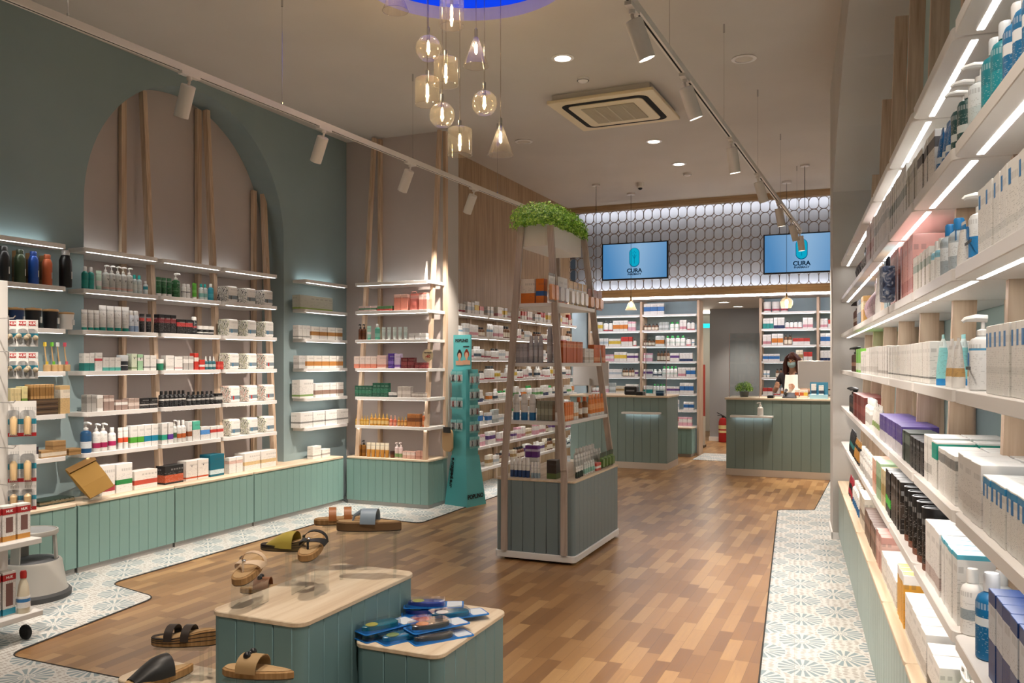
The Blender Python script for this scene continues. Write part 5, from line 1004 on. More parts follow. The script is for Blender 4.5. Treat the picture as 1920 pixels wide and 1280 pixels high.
wall('teal wall bay', -5.285, {
 5: [('long grey green gift box', 'box', 561, 626, 1, .14, ('#B9BBAE', '#86A04A', 0, .12), None, {'d': .10})],
 4: [('narrow white carton', 'box', 560, 582, 3, .135, ('#DAD8D4', '#8A8A86', .1, .2)), ('white carton food picture', 'box', 584, 643, 4, .13, ('#ECE9E2', '#B5824A', .3, .6))],
 3: [('narrow silver carton', 'box', 561, 573, 2, .13, ('#C9C7C4', '#A9A7A4', .3, .5)), ('white carton fruit picture', 'box', 575, 644, 5, .13, ('#ECE9E2', '#C98A4A', .2, .55))],
 2: [('tall white carton', 'box', 562, 589, 1, .185, ('#EAE7E2', '#7FA05A', .1, .2), None, {'d': .1}), ('white carton plant picture', 'box', 591, 645, 4, .145, ('#ECE9E4', '#9A7F72', .2, .5))],
 1: [('square white carton', 'box', 563, 654, 4, .155, ('#ECEAE6', '#8C8C8A', .3, .4), None, {'d': .12})],
 0: [('open white sample carton', 'box', 586, 603, 1, .13, ('#E9E6E1', '#A9A5A0', .2, .3)), ('low white sample carton', 'box', 604, 620, 1, .085, ('#E9E6E1', '#A9A5A0', .3, .5))]}, dflt=.07)
wall('return wall unit', 7.555, {
 5: [('tiny pastel carton', 'box', 672, 706, 3, .055, ('#D9C0BC', '#5C8A6A', .3, .6)), ('tiny red and green carton', 'box', 707, 735, 4, .05, ('#B04A44', '#4E7A50', .4, 1)), ('coral gift pack', 'box', 738, 764, 2, .165, ('#D98A78', '#EBC0B2', .8, 1)), ('coral bottle pack', 'pouch', 765, 784, 1, .17, ('#D4766A', '#E3A093', .7, .9), '#D98A78'), ('coral tall carton', 'box', 785, 800, 2, .175, ('#DB8E80', '#F0CFC5', .6, .9))],
 4: [('amber pump bottle', 'pump', 670, 684, 2, .165, ('#6B3A18', '#5A2F12', .3, .6), '#1B1B1B'), ('pale green tube', 'tube', 684, 697, 1, .145, ('#A9D3C3', W, .3, .5), '#5FB39A'), ('green and white bottle', 'bottle', 698, 712, 1, .165, ('#5FB39A', '#8CCBB8', .2, .5), W), ('frosted white tube', 'tube', 713, 764, 5, .13, ('#CBD6D1', '#B9CBC5', .2, .5), '#DDE4E0'), ('low white packet', 'box', 766, 799, 3, .06, ('#DAD8D6', '#C0BDBB', .3, .6))],
 3: [('peach and white carton', 'box', 663, 705, 4, .125, ('#EAD9D0', '#E08C74', 0, .35)), ('pink carton', 'box', 706, 724, 1, .135, ('#E8C9BF', '#D98F80', .1, .3)), ('violet carton', 'box', 727, 738, 1, .155, ('#4A2A8A', '#7A5CB5', .3, .5, '#DDDDDD')), ('lilac white carton', 'box', 739, 750, 1, .15, ('#CFC0DA', '#8A5FB0', .1, .25)), ('maroon carton', 'box', 751, 776, 2, .11, ('#6A1F26', '#8A3A3E', .3, .6, '#D9B0A0')), ('low maroon jar carton', 'box', 777, 800, 3, .06, ('#742028', '#973C40', .3, .6, '#D9B0A0'))],
 2: [('dark green carton', 'box', 665, 697, 5, .115, ('#14503C', '#1F6A50', .3, .6, '#C9DDD0')), ('taller dark green carton', 'box', 698, 727, 4, .145, ('#14503C', '#1F6A50', .3, .6, '#C9DDD0')), ('low grey carton', 'box', 728, 744, 2, .05, ('#4A4D4C', '#C9C6C2', .4, 1)), ('stone grey carton', 'box', 745, 770, 3, .11, ('#B5ABA2', '#CFC7BF', .3, .6)), ('low stone jar carton', 'box', 771, 799, 4, .05, ('#A89D94', '#D5CDC5', .4, .8))],
 1: [('small amber oil bottle', 'drop', 665, 690, 5, .10, ('#C99A3A', '#DDB86A', .2, .6), '#B58A3A'), ('golden oil bottle', 'drop', 691, 727, 5, .125, ('#C48A2A', '#E0C080', .2, .6), '#C9A050'), ('coral oil bottle', 'drop', 728, 742, 2, .11, ('#CF6A4A', '#E39A80', .2, .5), '#C98A6A'), ('low amber bottle', 'drop', 743, 762, 3, .10, ('#B5762A', '#D9A860', .2, .6), '#A9853A'), ('copper carton', 'box', 763, 787, 3, .13, ('#B0703A', '#7A4520', .4, .7)), ('orange perfume bottle', 'bottle', 788, 800, 1, .155, ('#C4622A', '#DE9A6A', .2, .5), '#D9C9B9')],
 0: [('amber pump bottle', 'pump', 668, 684, 2, .17, ('#8A5A18', '#74480F', .3, .6), '#1B1B1B'), ('white and gold tube', 'tube', 685, 728, 5, .15, ('#E3D6BC', '#C48A3A', 0, .45), '#C48A3A'), ('brown low jar', 'jar', 729, 737, 1, .07, ('#5A3018', '#7A4520', .3, .6), '#3A1F12'), ('pink pump bottle', 'pump', 738, 753, 2, .165, ('#E0C9C6', '#7FA06A', .1, .4), '#E8D9D6'), ('small pink carton', 'box', 754, 778, 3, .075, ('#D9B0A0', '#F0DCD3', .5, .9)), ('rose nude carton', 'box', 779, 798, 2, .085, ('#D0A090', '#B98474', .2, .4))]}, kind='F', dflt=.06)
wall('far left bay', -5.275, {
 5: [('black flask', 'flask', 2, 25, 1, .235, ('#1A1B1C',), '#222222', {'w': .075}), ('olive green flask', 'flask', 33, 55, 1, .225, ('#3C4A33',), '#2F3A28', {'w': .072}), ('cobalt blue flask', 'flask', 59, 79, 1, .225, ('#1F4FA8',), '#1B3F8A', {'w': .066}), ('copper orange flask', 'flask', 85, 104, 1, .215, ('#C0623A',), '#A9542F', {'w': .066}), ('large black flask steel lid', 'flask', 119, 142, 1, .265, ('#141516',), '#B9B9B9', {'w': .085}),
     ('kraft flask sleeve', 'box', 16, 25, 1, .23, ('#A98356', '#7A5A36', .2, .8), None, {'back': .07, 'd': .06, 'w': .03}), ('kraft flask sleeve', 'box', 46, 56, 1, .225, ('#A98356', '#7A5A36', .2, .8), None, {'back': .07, 'd': .06, 'w': .03}), ('kraft flask sleeve', 'box', 71, 81, 1, .22, ('#A98356', '#7A5A36', .2, .8), None, {'back': .07, 'd': .06, 'w': .03}), ('kraft flask sleeve', 'box', 96, 107, 1, .215, ('#A98356', '#7A5A36', .2, .8), None, {'back': .07, 'd': .06, 'w': .03})],
 4: [('olive travel cup', 'cup', -4, 25, 1, .135, ('#3C4634',), '#B08A58'), ('navy travel cup', 'cup', 26, 55, 1, .135, ('#1F3A66',), '#B08A58'), ('black travel cup', 'cup', 58, 86, 1, .14, ('#1A1A1C',), '#B08A58'), ('black cup bamboo lid', 'cup', 92, 119, 1, .14, ('#1A1A1C',), '#B08A58'), ('white travel cup', 'cup', 120, 147, 1, .125, ('#E3E1DE',), '#B08A58')],
 3: [('beige wooden comb pack', 'pack', 62, 73, 1, .12, ('#C9A88A', '#8A5A3A', .3, .6), '#C9A27A')],
 2: [('cream and green carton', 'box', 20, 40, 3, .19, ('#C9B88A', '#8E9A4A', .0, .4)), ('lime label carton', 'box', 41, 53, 1, .20, ('#CFC48E', '#6A8A3A', .1, .6)), ('kraft soap carton', 'box', 58, 102, 8, .10, ('#B08A58', '#8A6638', .2, .8), None, {'dz': .111}), ('dark brown drawer carton', 'box', 54, 112, 1, .035, ('#4A3A2C', '#6A543E', .4, .7), None, {'d': .1}), ('middle dark brown carton', 'box', 54, 112, 1, .035, ('#44352A', '#6A543E', .4, .7), None, {'d': .1, 'dz': .037}), ('upper dark brown carton', 'box', 54, 112, 1, .035, ('#4E3D2E', '#6A543E', .4, .7), None, {'d': .1, 'dz': .074}), ('tan kraft paper bag', 'box', 113, 132, 1, .20, ('#C6A878', '#E0D6C4', .55, .85))],
 1: [('dark plum carton', 'box', 55, 74, 1, .085, ('#2E2733', '#E0DCD8', 0, .4)), ('flat kraft carton', 'box', 76, 127, 1, .05, ('#B08C5E', '#DDD0BC', .2, .7), None, {'d': .11}), ('small kraft carton', 'box', 129, 153, 1, .045, ('#A88456', '#8A6A40', .4, .7), None, {'d': .09}), ('kraft cube carton', 'box', 99, 125, 1, .06, ('#A9865A', '#8E6C44', .3, .5), None, {'dz': .051, 'd': .08})],
 0: [('black gadget carton', 'box', 42, 66, 1, .135, ('#1A1A1C', '#BDBDB8', .35, .5, '#DDDDDD'), None, {'d': .08}), ('flat dark green game box', 'box', 72, 142, 1, .035, ('#26352A', '#7A6A4A', .3, .7, '#DDDDDD'), None, {'d': .2})]}, dflt=.06)
# toothbrushes in wooden stands
for k, (px, c1) in enumerate(((88, '#D8B83A'), (101, '#6FBF3A'), (112, '#DDDAD6'), (125, '#D95A6A'))):
    y = Y_at(px, -5.32); t = tag(empty('toothbrush_stand', (-5.32, y, LS[3]+.0005), PI/2), f'wooden stand with {["yellow", "green", "white", "pink"][k]} headed bamboo toothbrush on the third far left shelf', 'toothbrush')
    MB().lathe([(.022, 0), (.024, .005), (.024, .045), (.02, .048)], 18).build('stand', mat('beech', '#C9A777', .6), t, smooth=True); MB().tube([(.0, 0, .045), (-.012, 0, .12), (-.02, 0, .19)], [.005, .004, .004], 8).build('brush_handle', mat('bamboo', '#CFA873', .6), t, smooth=True); MB().box(-.026, -.012, -.012, .004, .175, .205).build('bristles', mat('bristle '+c1, c1, .7), t); MB().lathe([(.009, .048), (.009, .07)], 10).build('coloured_band', MATS['bristle '+c1], t)
# kraft bag propped on an acrylic stand
y = Y_at(168, -5.22); t = tag(empty('kraft_bag', (-5.22, y, .501), PI/2-.1), 'tan kraft paper bag propped up in front of the left arch shelves', 'bag')
m = MB(); m.T = Matrix.Translation((0, -.02, .16)) @ Matrix.Rotation(math.radians(-20), 4, 'Y') @ Matrix.Rotation(math.radians(-35), 4, 'X'); m.loft([[(-.10, 0, -.13), (.10, 0, -.13), (.10, .012, -.13), (-.10, .012, -.13)], [(-.105, -.008, -.03), (.105, -.006, -.03), (.11, .022, -.03), (-.11, .022, -.03)], [(-.11, 0, .14), (.11, 0, .14), (.11, .012, .14), (-.11, .012, .14)]]); m.build('bag_body', mat('kraft paper', '#94702F', .8), t)
m = MB(); m.T = Matrix.Translation((0, -.02, .16)) @ Matrix.Rotation(math.radians(-20), 4, 'Y') @ Matrix.Rotation(math.radians(-35), 4, 'X'); m.loft([[(-.112, -.012, .10), (.112, -.012, .10), (.112, .0, .14), (-.112, .0, .14)], [(-.112, -.016, .10), (.112, -.016, .10), (.112, -.004, .145), (-.112, -.004, .145)]]); m.build('folded_flap', mat('kraft flap', '#7E5C2A', .8), t)
riser(-5.24, y, .50, .10, .16, .075, 0, 'clear acrylic stand under the tan kraft paper bag')
# white brochure holder on the top shelf
t = tag(empty('brochure_holder', (X_at(805, 7.72), 7.70, LS[6])), 'white curved brochure holder on the topmost return wall shelf', 'holder'); MB().loft([[(-.05, 0, 0), (.05, 0, 0), (.05, .03, 0), (-.05, .03, 0)], [(-.045, .03, .22), (.045, .03, .22), (.045, .04, .22), (-.045, .04, .22)]]).build('panel', WHITE, t)
# ---- right wall
def rwall(data):
    for lv, runs in data.items():
        pl = f'{SN[lv]} shelf, right wall' if lv else 'cabinet top, right wall'
        hs = {5: .72, 4: .64, 3: .65, 2: .70, 1: .94, 0: .78}[lv]
        far = [r for r in runs if r[2] < 1690]; near = [(*r[:5], round(r[5]*hs, 3), *r[6:]) for r in runs if r[2] >= 1690]
        run(Line('R', .388, LS[lv]+.0005), pl, far, dflt=.13); run(Line('R', .388, LS[lv]+.0005), pl, near, dflt=.10, rows=2)
B = '#2C84C4'; one = {'rows': 1}
rwall({
 5: [('black and pink bag', 'pouch', 1591, 1601, 2, .20, ('#232226', '#B0465E', .5, .8), '#222222'), ('dark grey bag', 'pouch', 1602, 1615, 3, .19, ('#55524F', '#8A8782', .3, .6), '#222222'), ('pinkish white carton', 'box', 1616, 1633, .10, .22, ('#E0D5D3', '#C9A9A9', .3, .5)), ('tall white carton', 'box', 1634, 1664, .085, .21, (W, '#BFC4C2', .5, .7)), ('white slim carton', 'box', 1665, 1698, .075, .20, ('#E4E4E0', '#9FA9A4', .4, .6)), ('pale grey carton', 'box', 1699, 1719, .08, .225, ('#D0CFC6', '#B5B4A9', .6, .8)), ('white and grey carton', 'box', 1720, 1749, .13, .215, (W, '#5C5A5C', .66, .86)), ('blue tube', 'tube', 1751, 1775, 3, .19, ('#1F6AA5', '#E0E8EC', .15, .3, '#EEEEEE'), '#1F6AA5'), ('dark green pump bottle', 'pump', 1777, 1800, 2, .24, ('#1E4A48', '#D6DCD8', .3, .45, '#DDDDDD'), W), ('tall white pump bottle', 'pump', 1802, 1828, 1, .235, ('#DDE2E2', '#C9D4D4', .2, .5), W, {'rows': 2, 'w': .062}), ('teal bottle clear cap', 'bottle', 1830, 1866, 2, .24, ('#157F8C', '#1B93A0', .2, .5, '#D8E8EA'), '#D9DEE0'), ('deep blue bottle white cap', 'bottle', 1868, 1925, 3, .24, ('#1C6E9E', '#E3E6E8', .5, .66, '#E8E8E8'), '#E3E2E0')],
 4: [('brown patterned bottle', 'pump', 1587, 1595, 2, .17, ('#7A4A34', '#D9C9B9', .3, .5), '#1B1B1B'), ('slate blue carton', 'box', 1596, 1603, 2, .16, ('#7F95B0', '#D6DCE2', .5, .8)), ('amber carton', 'box', 1604, 1610, 2, .16, ('#D0A86A', '#E8D6B0', .5, .8)), ('mauve pouch', 'pouch', 1611, 1634, 4, .22, ('#CDB9BF', '#B79AA5', .3, .6), '#D9CCD0'), ('tall white tube', 'tube', 1635, 1648, 2, .25, ('#E8E6E4', '#D5D0CC', .3, .4), W), ('peach carton', 'box', 1649, 1657, 1, .22, ('#E3CDB5', '#D9B890', .2, .5)), ('pale blue carton', 'box', 1658, 1667, 1, .22, ('#A9CAD6', '#D9E6EA', .5, .8)), ('pink carton', 'box', 1668, 1684, 2, .22, ('#E3A9A0', '#F0D0C8', .6, .9)), ('rose pink carton', 'box', 1685, 1711, 2, .21, ('#E0A9A3', '#C98A86', .1, .3)), ('cream white carton', 'box', 1712, 1740, 4, .19, ('#E6E1D8', '#A9B5AA', .55, .75)), ('white slim bottle', 'bottle', 1741, 1755, 1, .20, (W, '#8CC6D9', .7, .9), W), ('clear bottle blue cap', 'bottle', 1757, 1782, 2, .235, ('#AEB9BF', '#E3E8EA', .4, .7), B), ('white blue tube', 'tube', 1783, 1799, 1, .19, (W, B, .8, .92), W), ('large white pump bottle', 'pump', 1801, 1829, 1, .255, ('#DFE2E3', B, .1, .5, '#777777'), W, {'w': .085}), ('white carton blue stripe', 'box', 1831, 1925, 6, .235, ('#E9E8E4', '#D9DAD6', .2, .3, '#666666'), None, {'d': .09})],
 3: [('dark patterned bottle', 'pump', 1583, 1592, 2, .17, ('#5A3A30', '#B58A74', .3, .5), '#1B1B1B'), ('lime green carton', 'box', 1593, 1603, 2, .15, ('#7CC04A', '#E3E8DA', .1, .4)), ('low white carton', 'box', 1604, 1616, 3, .13, (W, '#C9C5C0', .1, .3)), ('white carton', 'box', 1617, 1640, .08, .145, ('#E8E6E2', '#CFCBC6', .1, .3)), ('square white carton', 'box', 1641, 1662, .09, .14, ('#E6E3DF', '#B5B1AC', .1, .2)), ('white slim carton', 'box', 1663, 1742, .05, .13, ('#E6E4DF', '#7C7C78', .12, .16)), ('aqua tube', 'tube', 1744, 1766, 1, .225, ('#8FD3D6', '#E0EEEE', .7, .9), B, {'w': .075}), ('white tube ochre label', 'tube', 1767, 1789, 2, .20, (W, '#C9A36A', .1, .3), W), ('giant white pump bottle', 'pump', 1791, 1842, 1, .27, ('#DCDDDD', '#4A90B8', .72, .76, '#777777'), W, {'w': .125, 'rows': 1}), ('white pump bottle blue head', 'pump', 1774, 1800, 1, .255, (W, '#D9DAD8', .3, .5), B, {'back': .14, 'rows': 1}), ('white carton blue tick', 'box', 1845, 1925, 8, .22, ('#E6E5E1', '#D9D9D5', .3, .4, '#777777'))],
 2: [('black pump bottle', 'pump', 1579, 1587, 3, .18, ('#232324', '#5A4A40', .3, .5), '#1B1B1B'), ('maroon carton', 'box', 1588, 1612, .09, .155, ('#7A3A34', '#96504A', .3, .6)), ('white tub', 'bottle', 1613, 1626, 3, .16, (W, '#B9B5B0', .2, .6), W), ('white standing tube', 'tube', 1627, 1645, 3, .15, (W, '#8FA56A', .1, .3), W), ('violet carton', 'box', 1646, 1690, .045, .12, ('#5A4A8C', '#C9C6CC', 0, .42, '#AAAAAA')), ('smoky green carton', 'box', 1691, 1704, 1, .16, ('#3C443E', '#5F6A62', .6, .9), None, one), ('black printed carton', 'box', 1705, 1729, 2, .155, ('#1D1B1C', '#3A3634', .2, .4, '#DDDDDD')), ('tall white carton', 'box', 1731, 1746, 2, .20, ('#E6E4E0', '#BDBBB6', .2, .4)), ('white carton green tag', 'box', 1747, 1756, 1, .195, ('#E6E4E0', '#1F9A86', .62, .96)), ('slim white carton', 'box', 1757, 1790, 5, .18, ('#E4E2DE', '#8E8E8C', .7, .9)), ('large white carton', 'box', 1792, 1838, 3, .20, ('#DEDBD7', '#CFCBC7', .2, .4)), ('low white carton blue tick', 'box', 1840, 1925, 9, .175, ('#E4E3DF', '#3C8FC0', .86, .97))],
 1: [('black tube', 'tube', 1578, 1588, 3, .17, ('#222326', '#2F7A78', .2, .4), '#222222'), ('amber tube', 'tube', 1589, 1600, 3, .15, ('#C9934A', '#2A2A2A', .5, .7), '#222222'), ('white capped jar bottle', 'bottle', 1601, 1628, .075, .14, ('#B5B2AE', W, .4, .8), W), ('peach carton', 'box', 1629, 1638, 2, .17, ('#E3B9A3', '#D99A80', .3, .6)), ('sage carton', 'box', 1639, 1648, 2, .18, ('#A9C4A0', '#7F9E76', .3, .6)), ('sand carton', 'box', 1649, 1658, 1, .17, ('#CDBE98', '#A9935F', .3, .6)), ('black carton green dot', 'box', 1659, 1669, 2, .19, ('#1B1B1C', '#3FB53A', .2, .4, '#AAAAAA')), ('black carton', 'box', 1670, 1687, .08, .20, ('#2A2420', '#4A3F38', .3, .6, '#CCCCCC')), ('black oval canister', 'oval', 1690, 1733, 5, .215, ('#151416', '#7A4A38', .0, .12, '#CCCCCC'), '#2A2A2C', {'w': .082}), ('white carton', 'box', 1735, 1760, 3, .19, ('#E2DFDC', '#B9A9A4', .1, .3)), ('white carton cyan lid', 'box', 1761, 1792, 4, .19, ('#E3E2DF', '#58B5CC', .93, 1)), ('white dispenser bottle', 'bottle', 1793, 1808, 1, .17, (W, '#9AA5AA', .3, .5), W), ('large blue bottle', 'bottle', 1812, 1846, 1, .205, ('#0F6A9E', '#DDE5E8', .5, .62, '#E0E8EC'), '#E6E6E8', {'w': .085, 'rows': 1}), ('navy blue carton', 'box', 1850, 1925, 5, .20, ('#123A78', '#C9CED6', .45, .85))],
 0: [('red and black tube', 'tube', 1577, 1585, 3, .15, ('#B02E3E', '#222222', .3, .6), '#222222'), ('white tub blue base', 'bottle', 1586, 1600, 3, .17, (W, '#1F6AA5', 0, .4), W), ('cream carton', 'box', 1601, 1612, 2, .19, ('#D6CFC0', '#8A7A6A', .3, .5)), ('brown wood carton', 'box', 1613, 1638, .08, .15, ('#5A4034', '#8A6A5A', .5, .8)), ('dusty pink carton', 'box', 1639, 1650, 2, .17, ('#B98A80', '#D9B5AA', .5, .8)), ('white upright carton', 'box', 1651, 1680, .06, .115, (W, '#C9C5C0', .1, .3)), ('white and amber carton', 'box', 1682, 1694, 1, .20, ('#D9A03A', '#E9E6E2', .82, 1), None, one), ('slim white carton', 'box', 1696, 1735, 5, .19, (W, '#C5C2BE', .1, .4)), ('white carton black base', 'box', 1737, 1760, 2, .17, (W, '#3A3A3C', .05, .3)), ('white pack green leaf', 'pouch', 1763, 1826, 4, .19, ('#E9EAE4', '#58A83A', .3, .6), W), ('white pouch blue tick', 'pouch', 1830, 1925, 4, .17, ('#E4E4E0', '#4A9AC4', .75, .85), W)]})
# big lettering and blue bars on the near white cartons and bottles
LT_ = text_mesh('LA ROCHE\u00b7POSAY', .0125, mat('print grey', '#4A4A4C', .5), .0003); BARM = mat('blue bar', '#2278B8', .4)
BARC = MB().box(-.007, .007, -.0007, .0004, 0, .03).mesh('blue_bar', BARM)
for (pl, de, key, o, g) in GOODS:
    if 'right wall' in pl and de in ('white carton blue stripe', 'white carton blue tick', 'large white pump bottle', 'giant white pump bottle', 'low white carton blue tick', 'white pouch blue tick', 'white blue tube'):
        hh = o.dimensions.z or .2; hh = max(v.co.z for v in o.data.vertices); xs = max(v.co.x for v in o.data.vertices)
        if 'bottle' not in de:
            put('blue_bar', BARC, o, (-xs*.5, 0, hh-.045)); q = put('blue_bar', BARC, o, (xs, .025, hh-.045), PI/2)     # front and the side towards the entrance
            q = put('lettering', LT_, o, (xs+.0008, .045, hh-.06), 0); q.rotation_euler = (PI/2, 0, PI/2); q.scale = (.62, .62, 1)
        else: put('blue_bar', BARC, o, (0, -.0008, hh*.45)); q = put('lettering', LT_, o, (.0, -.001, hh*.4)); q.rotation_euler = (PI/2, 0, 0); q.scale = (.8, .8, 1)
# dark marbled bag hanging over the second shelf edge
p, rz = tuple(RW(.318, S_at(1690, .40), LS[4]+.001)), PHI-PI/2
t = tag(empty('toiletry_bag', p, rz), 'dark blue marbled toiletry bag hanging at the second right wall shelf edge', 'bag'); t.scale = (.75, .75, .75); m = MB(); P = rrect(-.10, .10, .005, .19, .05)
mm_, n_, b_ = blank('marbled fabric', .6); n_.l.new(n_.ramp(n_.noise(coords(n_), 22, 4, 2), [(.35, '#1E2A44'), (.5, '#4A5F80'), (.65, '#AEB5C0')]), b_.inputs['Base Color'])
m.loft([[(x, .07, z) for x, z in P], [(x, .03, z) for x, z in P], [(x*.9, .012, z*.97+.003) for x, z in P]]); m.build('bag_body', mm_, t, smooth=True); MB().tube([(-.06, .045, .185), (-.05, .045, .235), (.05, .045, .235), (.06, .045, .185)], .006, 8).build('handle', mat('dark strap', '#1B2233', .6), t, smooth=True)
VL = text_mesh('V', .022, mat('logo ink', '#3A3F44', .5), .0003)
for (pl, de, key, o, g) in GOODS:
    if de in ('small white tube teal foot', 'tall white tube teal foot', 'clear white pump bottle', 'white carton orange edge', 'cream green carton', 'white and blue spray can', 'mint green carton') and 'arch' in pl:
        hh = max(v.co.z for v in o.data.vertices); q = put('lettering', VL, o, (0, .004 if 'tube' in de else -.001, hh*(.72 if 'carton' in de else .58 if 'bottle' in de else .66))); q.rotation_euler = (PI/2, 0, 0)
        if 'tube' in de: q.location.y = .009; q.rotation_euler = (PI/2-.16, 0, 0)
p, rz = tuple(RW(.66, S_at(1715, .66), LS[4]+.001)), PHI-PI/2
t = MB(); t.box(-.22, .22, 0, .01, .0, .09); t.cur = 1; t.box(-.22, .22, 0, .01, .09, .15); t.cur = 2; t.box(-.22, .22, 0, .01, .15, .24)
tag(t.build('colour_board', [mat('peach board', '#E6B898', .5), mat('lilac board', '#AEB4D6', .5), mat('pink board', '#E39AB0', .5)], None, p, rz), 'pink, lilac and peach striped board at the back of the second right wall shelf', 'board')
# ---- gondola goods
def gx(z): return [g_[1] for g_ in GSH if abs(g_[4]-z) < .01][0]
run(Line('F', 5.955, 1.9455), 'top gondola shelf', [('white and orange display carton', 'box', 976, 1003, 1, .185, ('#E6DDD0', '#D9772A', 0, .42), None, {'d': .07}), ('orange display carton', 'box', 1004, 1020, 1, .185, ('#D9772A', '#2F5FA0', .3, .5), None, {'d': .07})])
run(Line('L', gx(1.945)-.012, 1.9455), 'top gondola shelf side', [('grey and white pack', 'pack', 1032, 1048, 2, .21, ('#9A9794', W, .4, .9), '#E0A070'), ('white and coral pack', 'pack', 1049, 1068, 2, .20, ('#D9D5D0', '#D98A6A', 0, .4), '#DDDDDD'), ('gold and clear pack', 'pack', 1069, 1104, 4, .19, ('#C9A050', '#E3DCCB', .2, .7), '#E0D9CC'), ('brown and orange pack', 'pack', 1105, 1132, 3, .165, ('#9A5A34', '#E0CDB8', .2, .6), '#D9A070')])
run(Line('F', 5.93, 1.4925), 'middle gondola shelf', [('short silver carton', 'box', 966, 988, 3, .145, ('#A9A7AC', '#BDBBC0', .3, .6), None, {'d': .04}), ('silver shampoo bottle', 'spray', 990, 1017, 3, .205, ('#AFADB2', '#C4C2C8', .3, .6), '#B9B7BC'), ('tall silver bottle', 'spray', 1024, 1046, 2, .27, ('#B5B3B8', '#C9C7CC', .3, .6), '#BDBBC0')])
run(Line('L', gx(1.492)-.012, 1.4925), 'middle gondola shelf side', [('slim orange carton', 'box', 1056, 1094, 6, .165, ('#C4602E', '#D98A5A', .7, .9)), ('small white carton', 'box', 1096, 1114, 2, .115, (W, '#C9C0B5', .2, .4)), ('tall orange carton', 'box', 1115, 1136, 3, .15, ('#D06A30', '#E3A070', .1, .3))])
run(Line('F', 5.92, 1.0555), 'lower gondola shelf', [('blue and white spray can', 'spray', 958, 1004, 3, .20, (W, '#1F6AA0', 0, .38), W, {'w': .052}), ('grey green carton', 'box', 1006, 1036, 4, .15, ('#8A8A78', '#A5A592', .3, .6))])
run(Line('L', gx(1.055)-.012, 1.0555), 'lower gondola shelf side', [('bright orange carton', 'box', 1060, 1076, 4, .14, ('#E07A2E', '#F0B080', .1, .3)), ('white slim carton', 'box', 1077, 1085, 2, .13, (W, '#D9A070', .2, .4)), ('bronze oil bottle', 'bottle', 1087, 1107, 2, .165, ('#8A5A2E', '#E6E0D6', .25, .6), '#D0622A'), ('tall orange tube', 'tube', 1108, 1136, 5, .175, ('#E0843A', '#EDAA70', .2, .5), W)])
run(Line('F', 5.92, .6205), 'gondola worktop', [('white and navy spray bottle', 'spray', 955, 992, 5, .15, (W, '#2A4A80', 0, .45), W), ('short white bottle', 'spray', 994, 1012, 3, .12, (W, '#9FB5C4', 0, .4), W), ('dark leaflet box', 'box', 1024, 1043, 1, .14, ('#3A2F28', '#5A6A3A', 0, .3), None, {'d': .1})])
run(Line('F', 6.05, .6205), 'rear gondola worktop', [('purple carton on stand', 'box', 984, 1008, 2, .09, ('#6A2F86', '#D0C0D8', .5, .7), None, {'dz': .14}), ('white carton under purple cartons', 'box', 984, 1008, 1, .138, (W, '#BDB5C4', .3, .6))])
run(Line('F', 5.90, .6205), 'front gondola worktop', [('orange wipe packet', 'box', 986, 1024, 1, .032, ('#D95A30', '#3A4A90', .4, .7), None, {'d': .06, 'back': -.02})] if 0 else [])
run(Line('L', -2.055, .6205), 'gondola worktop side', [('small white lip tube', 'tube', 1082, 1096, 4, .085, (W, '#2A3A30', 0, .5), '#333333'), ('mint white tube', 'tube', 1097, 1118, 5, .10, ('#DDE3DF', '#8FC0B0', 0, .4), W), ('tiny red carton', 'box', 1119, 1127, 1, .06, ('#C24A3A', W, .3, .6)), ('dark green sachet', 'pack', 1128, 1152, 4, .13, ('#2F3F2A', '#6A8A3A', .3, .7), '#5A7A3A')], rows=1)
run(Line('L', -2.14, .6205), 'second row, gondola worktop side', [('white sample tube', 'tube', 1082, 1130, 10, .145, ('#E3E1DC', '#C9C9C4', .3, .6), W)])
run(Line('L', -2.24, .6205), 'third row, gondola worktop side', [('clear sample bottle', 'bottle', 1085, 1120, 6, .16, ('#D3D0CB', '#B9B5B0', .3, .5), W)])
# ---- oak wall and back wall: mixed stock in short runs
MIX = [('white and pink carton', 'box', ('#E8E4E0', '#C98A95', .1, .35), None), ('white jar', 'jar', (W, '#A94A5A', .2, .5), W), ('white vitamin bottle', 'bottle', (W, '#4A5A6A', .2, .5), W), ('small white carton', 'box', (W, '#B9C4CC', .3, .6), None), ('white bottle red base', 'bottle', (W, '#B5353E', 0, .15), '#3A3A3A'),
 ('cream carton', 'box', ('#DCD2C0', '#A98A5A', .3, .6), None), ('teal and white carton', 'box', (W, '#2C8F8A', 0, .5), None), ('blue and white carton', 'box', (W, '#2F6FB0', .3, .7), None), ('white and orange carton', 'box', (W, '#D9843A', .2, .6), None), ('white and green carton', 'box', (W, '#5FA05A', .2, .5), None), ('white and yellow carton', 'box', (W, '#DDBE4A', .3, .7), None), ('red and white carton', 'box', (W, '#C23F3A', .5, 1), None), ('pink and white carton', 'box', ('#DDA9B9', W, .4, .8), None), ('white tube', 'tube', (W, '#7FA8C4', .3, .5), W), ('white and navy carton', 'box', (W, '#24365E', .0, .3), None), ('brown bottle white label', 'bottle', ('#6A4424', '#E0D6C4', .12, .6), '#1F1F1F'), ('white bottle green cap', 'bottle', (W, '#C9D6CC', .3, .5), '#2E9A4A'), ('grey carton', 'box', ('#A9B0AE', '#D6DAD8', .3, .6), None), ('violet and white carton', 'box', (W, '#6A4A8C', .4, .7), None)]
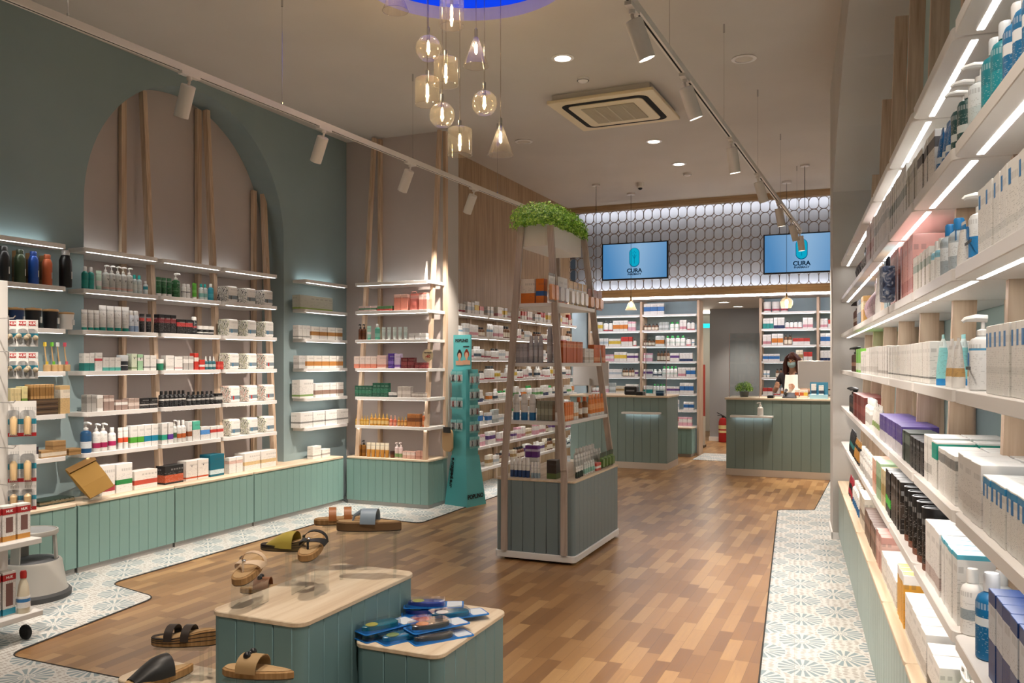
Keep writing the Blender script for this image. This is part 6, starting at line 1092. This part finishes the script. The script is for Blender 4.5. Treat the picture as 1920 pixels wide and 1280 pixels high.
def mixed(line, place, a, b, pool, hs, ws, seed, gaps=.1):
    rnd = random.Random(seed); u, ue = line.u(a), line.u(b); used = set()
    while u < ue-.05:
        if rnd.random() < gaps: u += rnd.uniform(.03, .08); continue
        i = rnd.choice([p for p in pool if p not in used] or pool); used.add(i); desc, kind, st, cp = MIX[i]; w_ = rnd.uniform(*ws); h = rnd.uniform(*hs)*(.8 if kind == 'jar' else 1); n = rnd.randint(2, 4); w_ = round(w_, 2); h = round(h, 2)
        if u+n*w_*1.05 > ue: n = max(1, int((ue-u)/(w_*1.05)))
        if u+w_ > ue: break
        for k in range(n):
            loc, rz = line.at(u+w_*(k+.5)*1.05, rnd.uniform(0, .02)); stand(kind, w_, .05 if kind == 'box' else w_, h, st, cp, loc, rz+rnd.uniform(-.04, .04), place, desc, (u+w_*(k+.5)*1.05, 0), f'{desc} group, {place}' if n > 1 else None)
        u += n*w_*1.05+.008
WN = ['lowest', 'seventh', 'sixth', 'fifth', 'fourth', 'third', 'second', 'top']
wp = {7: [11, 10, 1, 0, 3], 6: [0, 1, 15, 3, 13], 5: [3, 2, 4, 0, 1], 4: [10, 4, 1, 2, 0], 3: [8, 9, 16, 14, 2], 2: [17, 16, 3, 7], 1: [0, 12, 15, 5, 18], 0: [5, 3, 15, 18, 2]}
for i, z in enumerate(WZ):
    for j, (a, b) in enumerate(((8.33, 9.07), (9.12, 9.83), (9.88, 10.59), (10.64, 11.35), (11.4, 12.25))):
        L_ = Line('L', -4.225, z+.0005); L_.u = lambda p: p; mixed(L_, f'{WN[i]} shelf of oak wall', a, b, wp[i], (.09, .17), (.045, .075), i*10+j)
BN = {.72: 'sixth', .985: 'fifth', 1.255: 'fourth', 1.51: 'third', 1.762: 'second', 2.015: 'top filled', 2.275: 'uppermost', .462: 'lowest'}
allp = list(range(len(MIX)))
for ui, (xa, ups, side) in enumerate(((-4.45, (0, .895, 1.83), 'left'), (-1.655, (0, .845, 1.90), 'right'))):
    for z, nm in BN.items():
        for j, (a, b) in enumerate(zip(ups, ups[1:])):
            if z > 2.1 and not (j == 0 and side == 'right' or j == 1 and side == 'left'): continue
            L_ = Line('F', 13.62, z+.0005); L_.u = lambda p: p; x1 = xa+(b-.03 if z < 2.1 else a+.50)
            mixed(L_, f'{nm} shelf, {side} back wall', xa+a+.05, x1, allp, (.10, .17) if z < 2.1 else (.17, .20), (.045, .08) if z < 2.1 else (.10, .12), int(z*100)+j+ui*7, .06)
# labels: look first, then its place along its own shelf
bykey = {}
for g_ in GOODS: bykey.setdefault((g_[0], g_[1]), []).append(g_)
for (pl, de), lst in bykey.items():
    cols = sorted({round(g_[2][0], 4) for g_ in lst}); rws = max(g_[2][1] for g_ in lst)
    for (p_, d_, key, o, g) in lst:
        i = cols.index(round(key[0], 4)); s_ = de
        if rws: s_ = ('front ' if key[1] == 0 else 'rear ')+de
        if len(cols) > 1: s_ += (', leftmost' if i == 0 else ', rightmost' if i == len(cols)-1 else f', {ordn(i)} from left')
        o['label'] = f'{s_}, {pl}'
        if len(lst) > 1: o['group'] = f'{de}, {pl}'
